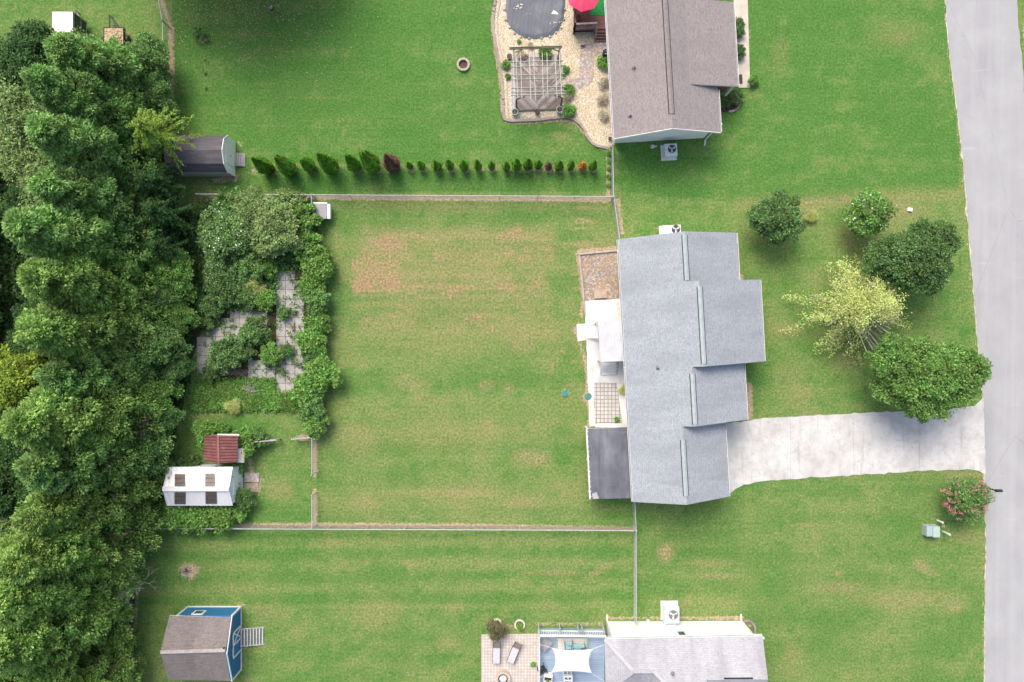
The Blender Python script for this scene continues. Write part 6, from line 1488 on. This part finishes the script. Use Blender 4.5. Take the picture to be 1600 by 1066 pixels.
# pink flower clusters of that bush
rng = np.random.default_rng(3); nb = 30; d = rnd_dir(nb, rng); d[:, 2] = np.abs(d[:, 2]) * .8; cc = d * np.array([1.75, 1.6, 1.7]) + np.array([0, 0, 1.4]); k = np.repeat(np.arange(nb), 26); n = len(k)
V = leaf_arrays(cc[k] + rng.normal(size=(n, 3)) * .085, rng.normal(size=(n, 3)), rng.normal(size=(n, 3)) * .5 + np.array([0, 0, 1]), .09 + .05 * rng.random(n), .08)
b = bpy.data.objects.new("blossom", leaf_mesh("blossom", V, L_PINK)); COL.objects.link(b); b.parent = o
# airy pale tree with visible pale limbs
def airy_meshes(seed, mat, bark, Ht=5.4):
    rg_ = random.Random(seed); rng = np.random.default_rng(seed); m = MB(); tips = []
    def grow(p, d, ln, r, k):
        q = p + d * ln; mid_ = p.lerp(q, .5) + Vector((rg_.gauss(0, .06), rg_.gauss(0, .06), 0)) * ln
        m.tube(p, mid_, r, r * .85, 6, caps=False); m.tube(mid_, q, r * .85, r * .7, 6, caps=False)
        if k <= 2: tips.append((q, d, k))
        if k == 0: return
        for i in range(3 if k > 1 else 2):
            nd = (d + Vector((rg_.gauss(0, .5), rg_.gauss(0, .5), rg_.gauss(-.02, .22)))).normalized(); nd.z = max(nd.z, -.1); grow(p.lerp(q, rg_.uniform(.65, 1)), nd, ln * rg_.uniform(.68, .86), r * .64, k - 1)
    m.tube((0, 0, -.1), (0, 0, 1.1), .17, .14, 10, caps=False)
    for a in (.0, .85, 1.6, 2.3, 3.1, 3.9, 5.0):
        grow(Vector((0, 0, .95)), Vector((math.cos(a), math.sin(a), rg_.uniform(.6, 1.4))).normalized(), Ht * .27, .12, 4)
    me = bpy.data.meshes.new("trunk"); me.from_pydata(m.v, [], m.f); me.materials.append(bark); me.update()
    parts = []
    for q, d, k in tips:
        if q.x > -.1 and q.y < -.3 and q.x * .9 > -q.y * .25 and rg_.random() < .88: continue      # the thin side where the limbs show
        nn = 26 if k < 2 else 9; t_ = rng.random(nn); sg = .22
        C = np.array(q)[None] + np.array(d)[None] * ((t_ - .4) * .7)[:, None] + rng.normal(size=(nn, 3)) * sg; C[:, 2] -= .25 * rng.random(nn)
        D = np.array(d)[None] * .6 + rng.normal(size=(nn, 3)) * .7 + np.array([0, 0, -.45])
        parts.append(leaf_arrays(C, D, rng.normal(size=(nn, 3)) * .5 + np.array([0, 0, 1]), .12 + .10 * rng.random(nn), .05 + .03 * rng.random(nn)))
    return leaf_mesh("crown", np.concatenate(parts), mat), me
AIR = make_plant("pale_tree", spray_meshes(33, 5.6, 5.3, L_WILL, 98, 230, M_PALEB, .10, True, .18, .13)); place(AIR, 1318, 486, "airy pale yellow-green tree with bare whitish limbs showing, in the front yard", "tree", sc=(1.0, 1.0, 1.0), rz=0)
# garden shrubs
SH = {
 'cream': make_plant("shrub", broad_meshes(90, 2.0, 2.0, 3.0, .1, [L_MID, L_WHITEF], 130, 130, .15, .45)),
 'grey': make_plant("shrub", broad_meshes(91, 2.0, 2.0, 3.4, .1, L_GREYG, 130, 130, .18, .5)),
 'mid': make_plant("shrub", broad_meshes(92, 1.05, 1.0, 1.6, .05, L_MID, 46, 80, .15, .27, .3)),
 'bright': make_plant("shrub", broad_meshes(93, 1.05, 1.0, 1.6, .05, L_BRIGHT, 46, 80, .17, .28, .3)),
 'dark': make_plant("shrub", broad_meshes(94, 1.05, 1.0, 1.5, .05, L_OAK, 48, 90, .13, .27, .3)),
 'vine': make_plant("vine_shrub", broad_meshes(95, 1.1, 1.1, 1.7, .05, L_BRIGHT, 70, 80, .2, .38, .45)),
 'greyg': make_plant("shrub", broad_meshes(96, 1.0, 1.0, 1.5, .05, L_GREYG, 60, 95, .14, .32, .4)),
 'grass': make_plant("ornamental_grass", broad_meshes(97, .8, .8, 1.1, .02, L_WILL, 40, 60, .45, .3, .2, .2, None, .06, .02)),
 'bud': make_plant("small_bush", broad_meshes(98, .36, .36, .55, .02, L_BRIGHT, 30, 60, .1, .18, .4, .5, None, .6, .02)),
 'dry': make_plant("dry_bush", broad_meshes(99, .42, .42, .55, .02, L_DRYS, 34, 60, .07, .16, .4, .5, None, .5, .02)),
}
G = "shrubs of the overgrown garden"
for key, u, v, s_, lab in (
 ('cream', 366, 374, 1.0, "large green shrub dotted with pale flowers, upper left in the overgrown garden"), ('cream', 352, 425, .62, "smaller pale-dotted shrub under the large one in the overgrown garden"),
 ('grey', 446, 368, .95, "largest grey-green shrub at the top middle of the overgrown garden"), ('grey', 405, 330, .7, "grey-green shrub against the upper fence in the overgrown garden"), ('mid', 370, 325, 1.2, "low mid-green shrub by the upper fence, left end of the garden"),
 ('bright', 480, 345, 1.25, "bright green shrub beside the grey storage box"), ('bright', 487, 385, 1.2, "bright green shrub at the top of the garden's right-hand hedge"), ('greyg', 455, 322, 1.1, "grey-green low shrub against the upper fence near the storage box"),
 ('dark', 360, 450, 1.35, "dark green shrub right of the small dense trees in the garden"), ('mid', 400, 418, 1.2, "mid-green shrub in the middle of the upper garden"), ('mid', 390, 462, .95, "mid-green shrub above the paved path of the garden"), ('bright', 424, 420, .75, "bright green shrub at the upper end of the paved path"), ('grass', 398, 452, 1.2, "straw-coloured ornamental grass clump in the middle of the garden"),
 ('bright', 420, 470, .8, "bright green shrub left of the slab path, upper part"), ('mid', 446, 490, .5, "yellowish mid-green shrub at the bend of the slab path"), ('dark', 338, 478, .9, "dark green shrub above the left paving of the garden"), ('mid', 330, 505, .55, "mid-green shrub at the left paving's edge"),
 ('mid', 404, 518, 1.1, "wide brownish-green shrub in the middle of the paved garden"), ('bright', 428, 553, .85, "bright green shrub right of the large dark one by the lower paving"), ('dark', 362, 552, 1.35, "large dark green shrub left of the lower paving"), ('dark', 388, 545, .85, "dark green shrub joining the large one at its right"), ('dark', 452, 546, .5, "small dark shrub at the right of the paved garden"), ('mid', 334, 584, .6, "mid-green shrub at the lower left corner of the paving")):
    place(SH[key], u, v, lab, "shrub", G, s_)
hedge = [(499, 418, .95), (494, 446, .8), (499, 474, 1.0), (495, 503, .85), (498, 532, .95), (492, 558, .85), (500, 586, 1.1), (488, 610, .95), (493, 634, 1.05), (492, 661, .8), (501, 398, .75)]
for i, (u, v, s_) in enumerate(hedge):
    place(SH['vine' if i % 3 != 2 else 'mid'], u + (7, -3, 2)[i % 3], v, f"leafy bright bush, {ORD[i]} from the top of the hedge along the middle lawn" if i < 10 else "smallest leafy bush at the very top of the hedge along the middle lawn", "shrub", "bushes of the garden hedge", s_, scz=s_ * 1.1)
for key, u, v, s_, lab in (('vine', 328, 672, .75, "leafy bush at the upper left corner of the red-roofed shed"), ('vine', 386, 690, .95, "leafy bush climbing the upper right corner of the red-roofed shed"), ('mid', 408, 684, .75, "leafy bush over the silvery wooden fence by the red-roofed shed"), ('bright', 352, 672, .6, "small yellowish bush touching the red shed's upper edge"), ('dark', 300, 722, .8, "dark bush between the white shed and the conifers"), ('vine', 366, 728, .6, "leafy bush over the gap between the red and white roofs"),
 ('dark', 384, 775, 1.0, "dense dark bush at the lower right corner of the white shed"), ('vine', 360, 800, 1.0, "leafy bush below the white shed, rightmost of its lower row"), ('vine', 325, 802, .95, "leafy bush below the middle of the white shed"), ('vine', 288, 802, 1.0, "leafy bush below the left end of the white shed"), ('mid', 302, 816, .8, "mid-green bush spilling over the lower fence under the white shed"), ('vine', 262, 800, .9, "leafy bush beneath the conifers left of the white shed's lower edge"), ('bright', 330, 690, .7, "bright bush at the left side of the red-roofed shed")):
    place(SH[key], u, v, lab, "shrub", "bushes round the two small sheds", s_)
for key, u, v, s_, lab in (
 ('bud', 852, 85, 1.25, "bright green bush at the top edge of the chevron floor"), ('dry', 815, 88, .9, "brownish dry bush at the top edge of the chevron floor"), ('bud', 790.5, 103, .85, "green bush left of the pergola, upper one of two"), ('bud', 793.5, 121, .55, "small green bush left of the pergola, lower one of two"), ('bud', 884, 110, .7, "green bush right of the pergola in a grey stone ring"), ('bud', 880, 119.5, .45, "tiny yellow-green bush right of the pergola"), ('bud', 888, 143, 1.1, "bright green bush at the pergola's lower right corner"), ('dry', 886, 153, .9, "grey dry bush below the bright one at the pergola's lower right"),
 ('bud', 889, 175, 1.25, "low wide bright green bush near the teal pot, bed's lower bend"), ('dry', 942, 131, 1.0, "dry grey bush along the taupe house wall, uppermost of three"), ('dry', 942, 157, .95, "dry grey bush along the taupe house wall, middle one of three"), ('dry', 942.5, 181, .95, "dry grey bush along the taupe house wall, lowest of three"), ('bud', 942, 100, 1.2, "upright dark green bush beside the black grill"), ('bud', 811, 66, .4, "tiny green plant between the pool and the pergola"), ('dry', 829, 73, .6, "small dry plant just above the pergola's top beam")):
    place(SH[key], u, v, lab, "bush", None, s_)
for key, u, v, s_, lab in (('dark', 1146, 154, .62, "dark shrub in the mulch bed at the taupe house porch, right one"), ('dark', 1127, 160, .6, "dark shrub in the mulch bed against the taupe house wall"), ('dark', 1151, 52, .5, "dark shrub between the front walk and the taupe roof edge, top of three"), ('dark', 1151.5, 40, .45, "dark shrub squeezed by the taupe roof edge, middle of three"), ('dark', 1152, 84, .5, "dark shrub between the front walk and the taupe roof edge, lowest of three"), ('bright', 1175, 128, .42, "light green leafy bush at the lower end of the front walk"), ('grass', 1265, 339, .55, "pale scruffy little shrub in the brown grass of the front yard"), ('mid', 315, 57, .5, "small round bush on a worn patch of the upper lawn")):
    place(SH[key], u, v, lab, "shrub", None, s_)
RED = make_plant("reddish_shrub", broad_meshes(101, .62, .62, 1.5, .1, L_REDDISH, 50, 80, .13, .3)); place(RED, 776, 976, "dark reddish shrub in the left stone ring above the patio", "shrub")
place(SH['bud'], 812.5, 978.5, "small plant inside the right stone ring above the patio", "plant", None, .62)
place(SH['bud'], 833, 1037, "little weed growing at the right edge of the paver patio", "plant", None, .5)
place(SH['bud'], 963.5, 655, "small green weed in the paver terrace behind the grey house", "plant", None, .5)
place(SH['grass'], 975, 608, "straw-coloured plant at the back wall of the grey house", "plant", None, .5)
place(SH['bud'], 855, 1056, "red and green flowers growing in the white planter box", "flowers", None, .6, z=1.1)
for u, v, s_, lab in ((320, 94, .22, "tiny white-topped seedling on the worn strip, uppermost of three"), (321, 115, .3, "tiny white-topped seedling on the worn strip, middle of three"), (322, 138, .28, "tiny dark seedling on the worn strip, lowest of three")):
    place(SH['bud'], u, v, lab, "plant", None, s_)
for i, (v, s_) in enumerate(((240, .6), (252, .5), (264, .45), (277, .5), (290, .45))):
    place(SH['bud'], 951, v, f"small plant beside the short upper fence, {ORD[i]} from the top", "plant", "plants along the short upper fence", s_)
place(SH['grass'], 368, 634, "pale tuft of dry grass on the lawn below the garden", "grass tuft", None, .7)
# arborvitae rows
AB = [make_plant("arborvitae", arbor_meshes(120 + i, 3.9, .62, L_ARB, 3000)) for i in range(3)]
big = [(421, 266, 1.0, .95), (456, 267, 1.12, 1.0), (488, 263, .85, .72), (521, 264, 1.1, 1.14), (557, 262, .9, .92), (585, 262, 1.12, 1.16)]
for i, (u, v, s_, sz) in enumerate(big): place(AB[i % 3], u, v, f"large green arborvitae, {ORD[i]} from the left of the clipped row", "tree", "large green arborvitae", s_, scz=sz)
ABB = make_plant("arborvitae", arbor_meshes(125, 3.9, .62, L_ARBB, 3000)); place(ABB, 616, 262, "dead purplish-brown arborvitae at the end of the large ones", "tree")
AS = [make_plant("arborvitae", arbor_meshes(130 + i, 2.3, .35, L_ARB, 1500, False)) for i in range(2)]
sm = [(641, 260.5, .8, .65), (659.5, 262, .95, .9), (684, 263, 1.15, 1.0), (704, 262.5, .95, 1.1), (726, 262.5, 1.1, 1.0), (747.5, 263, .9, 1.1), (768.5, 262.5, .8, .85), (791, 264, .95, .95), (807, 262, 1.15, 1.15), (824.5, 261.5, 1.15, 1.1), (840.5, 260.5, .9, .85), (872.5, 263, 1.05, 1.0), (891, 263, .85, .95), (925, 263, .95, 1.0)]
for i, (u, v, s_, sz) in enumerate(sm): place(AS[i % 2], u, v, f"small green arborvitae, {ORD[i]} green one to the right of the dead brown one", "tree", "small green arborvitae", s_, scz=sz)
place(make_plant("arborvitae", arbor_meshes(134, 1.5, .3, L_ARBB, 700, False)), 856.5, 262, "small dead brown arborvitae among the little green ones", "tree")
place(make_plant("arborvitae", arbor_meshes(135, 1.6, .34, L_ARBO, 900, False)), 909, 262, "small dead orange arborvitae near the right end of the row", "tree")
# shade tree standing just above the top edge, and its fallen leaves
place(BD[0], 392, -88, "tall broadleaf tree standing above the top edge, shading the lawn", "tree", None, 2.0, scz=1.4)
place(BD[0], 300, -95, "second broadleaf tree beyond the top edge, above the bending fence", "tree", None, 1.5, scz=1.25)
place(BD[2], 470, -92, "smaller broadleaf tree beyond the top edge, right of the tall one", "tree", None, 1.4, scz=1.3)
def scatter(name, label_kind, pts, mat, hmax, L, aspect, flat=False):
    rng = np.random.default_rng(len(pts)); n = len(pts)
    C = np.stack([(pts[:, 0] - 800) * S, (533 - pts[:, 1]) * S, .02 + rng.random(n) * hmax], 1)
    D = rng.normal(size=(n, 3)) * np.array([1, 1, .15 if flat else .6]); N = rng.normal(size=(n, 3)) * (.15 if flat else .5) + np.array([0, 0, 1])
    l_ = L * (.6 + .8 * rng.random(n)); me = leaf_mesh(name, leaf_arrays(C, D, N, l_, l_ * aspect), mat); o = bpy.data.objects.new(name, me); COL.objects.link(o); o['kind'] = 'stuff'; return o
rng = np.random.default_rng(77)
pts = np.stack([rng.normal(385, 80, 2000), np.abs(rng.normal(0, 52, 2000)) - 25], 1); pts = pts[(pts[:, 0] > 262) & (pts[:, 1] < 140)]
scatter("fallen_leaves", "", pts, leafmat("fallen_leaf", (.13, .11, .055), (.20, .165, .085), (.27, .225, .12), (.34, .29, .17), .1), .03, .09, .7, True)
def in_poly(p, poly):
    ins = np.zeros(len(p), bool); x, y = p[:, 0], p[:, 1]
    for (a, b), (c, e) in zip(poly, poly[1:] + poly[:1]):
        if b != e: ins ^= ((b > y) != (e > y)) & (x < (c - a) * (y - b) / (e - b) + a)
    return ins
def field(n, box, poly, clump=4):
    p = np.stack([rng.uniform(box[0], box[2], n // clump), rng.uniform(box[1], box[3], n // clump)], 1); p = p[in_poly(p, poly)]
    return np.repeat(p, clump, 0) + rng.normal(size=(len(p) * clump, 2)) * 3.0
gp = field(60000, (300, 310, 505, 640), [(300, 325), (335, 312), (490, 312), (498, 420), (432, 424), (430, 470), (424, 484), (345, 484), (344, 508), (306, 510), (298, 440)], 12)
pw = field(9000, (300, 420, 480, 615), [(308, 487), (430, 480), (432, 424), (476, 424), (476, 612), (432, 612), (430, 590), (308, 585)], 14)[:1500]
gp = np.concatenate([gp, pw])
scatter("garden_weeds", "", gp, L_MID, .35, .2, .5)
gp = field(42000, (300, 560, 480, 640), [(300, 600), (390, 592), (430, 594), (434, 614), (470, 614), (475, 640), (300, 640)], 12)
scatter("garden_ground_cover", "", gp, L_BRIGHT, .25, .2, .35)
gp = field(120000, (-60, -10, 300, 1120), [(-60, 60), (180, 90), (262, 150), (265, 320), (318, 330), (318, 500), (300, 590), (278, 660), (258, 760), (250, 820), (214, 832), (205, 1000), (190, 1120), (-60, 1120)], 10)
scatter("forest_undergrowth", "", gp, L_DARK, .5, .26, .55)
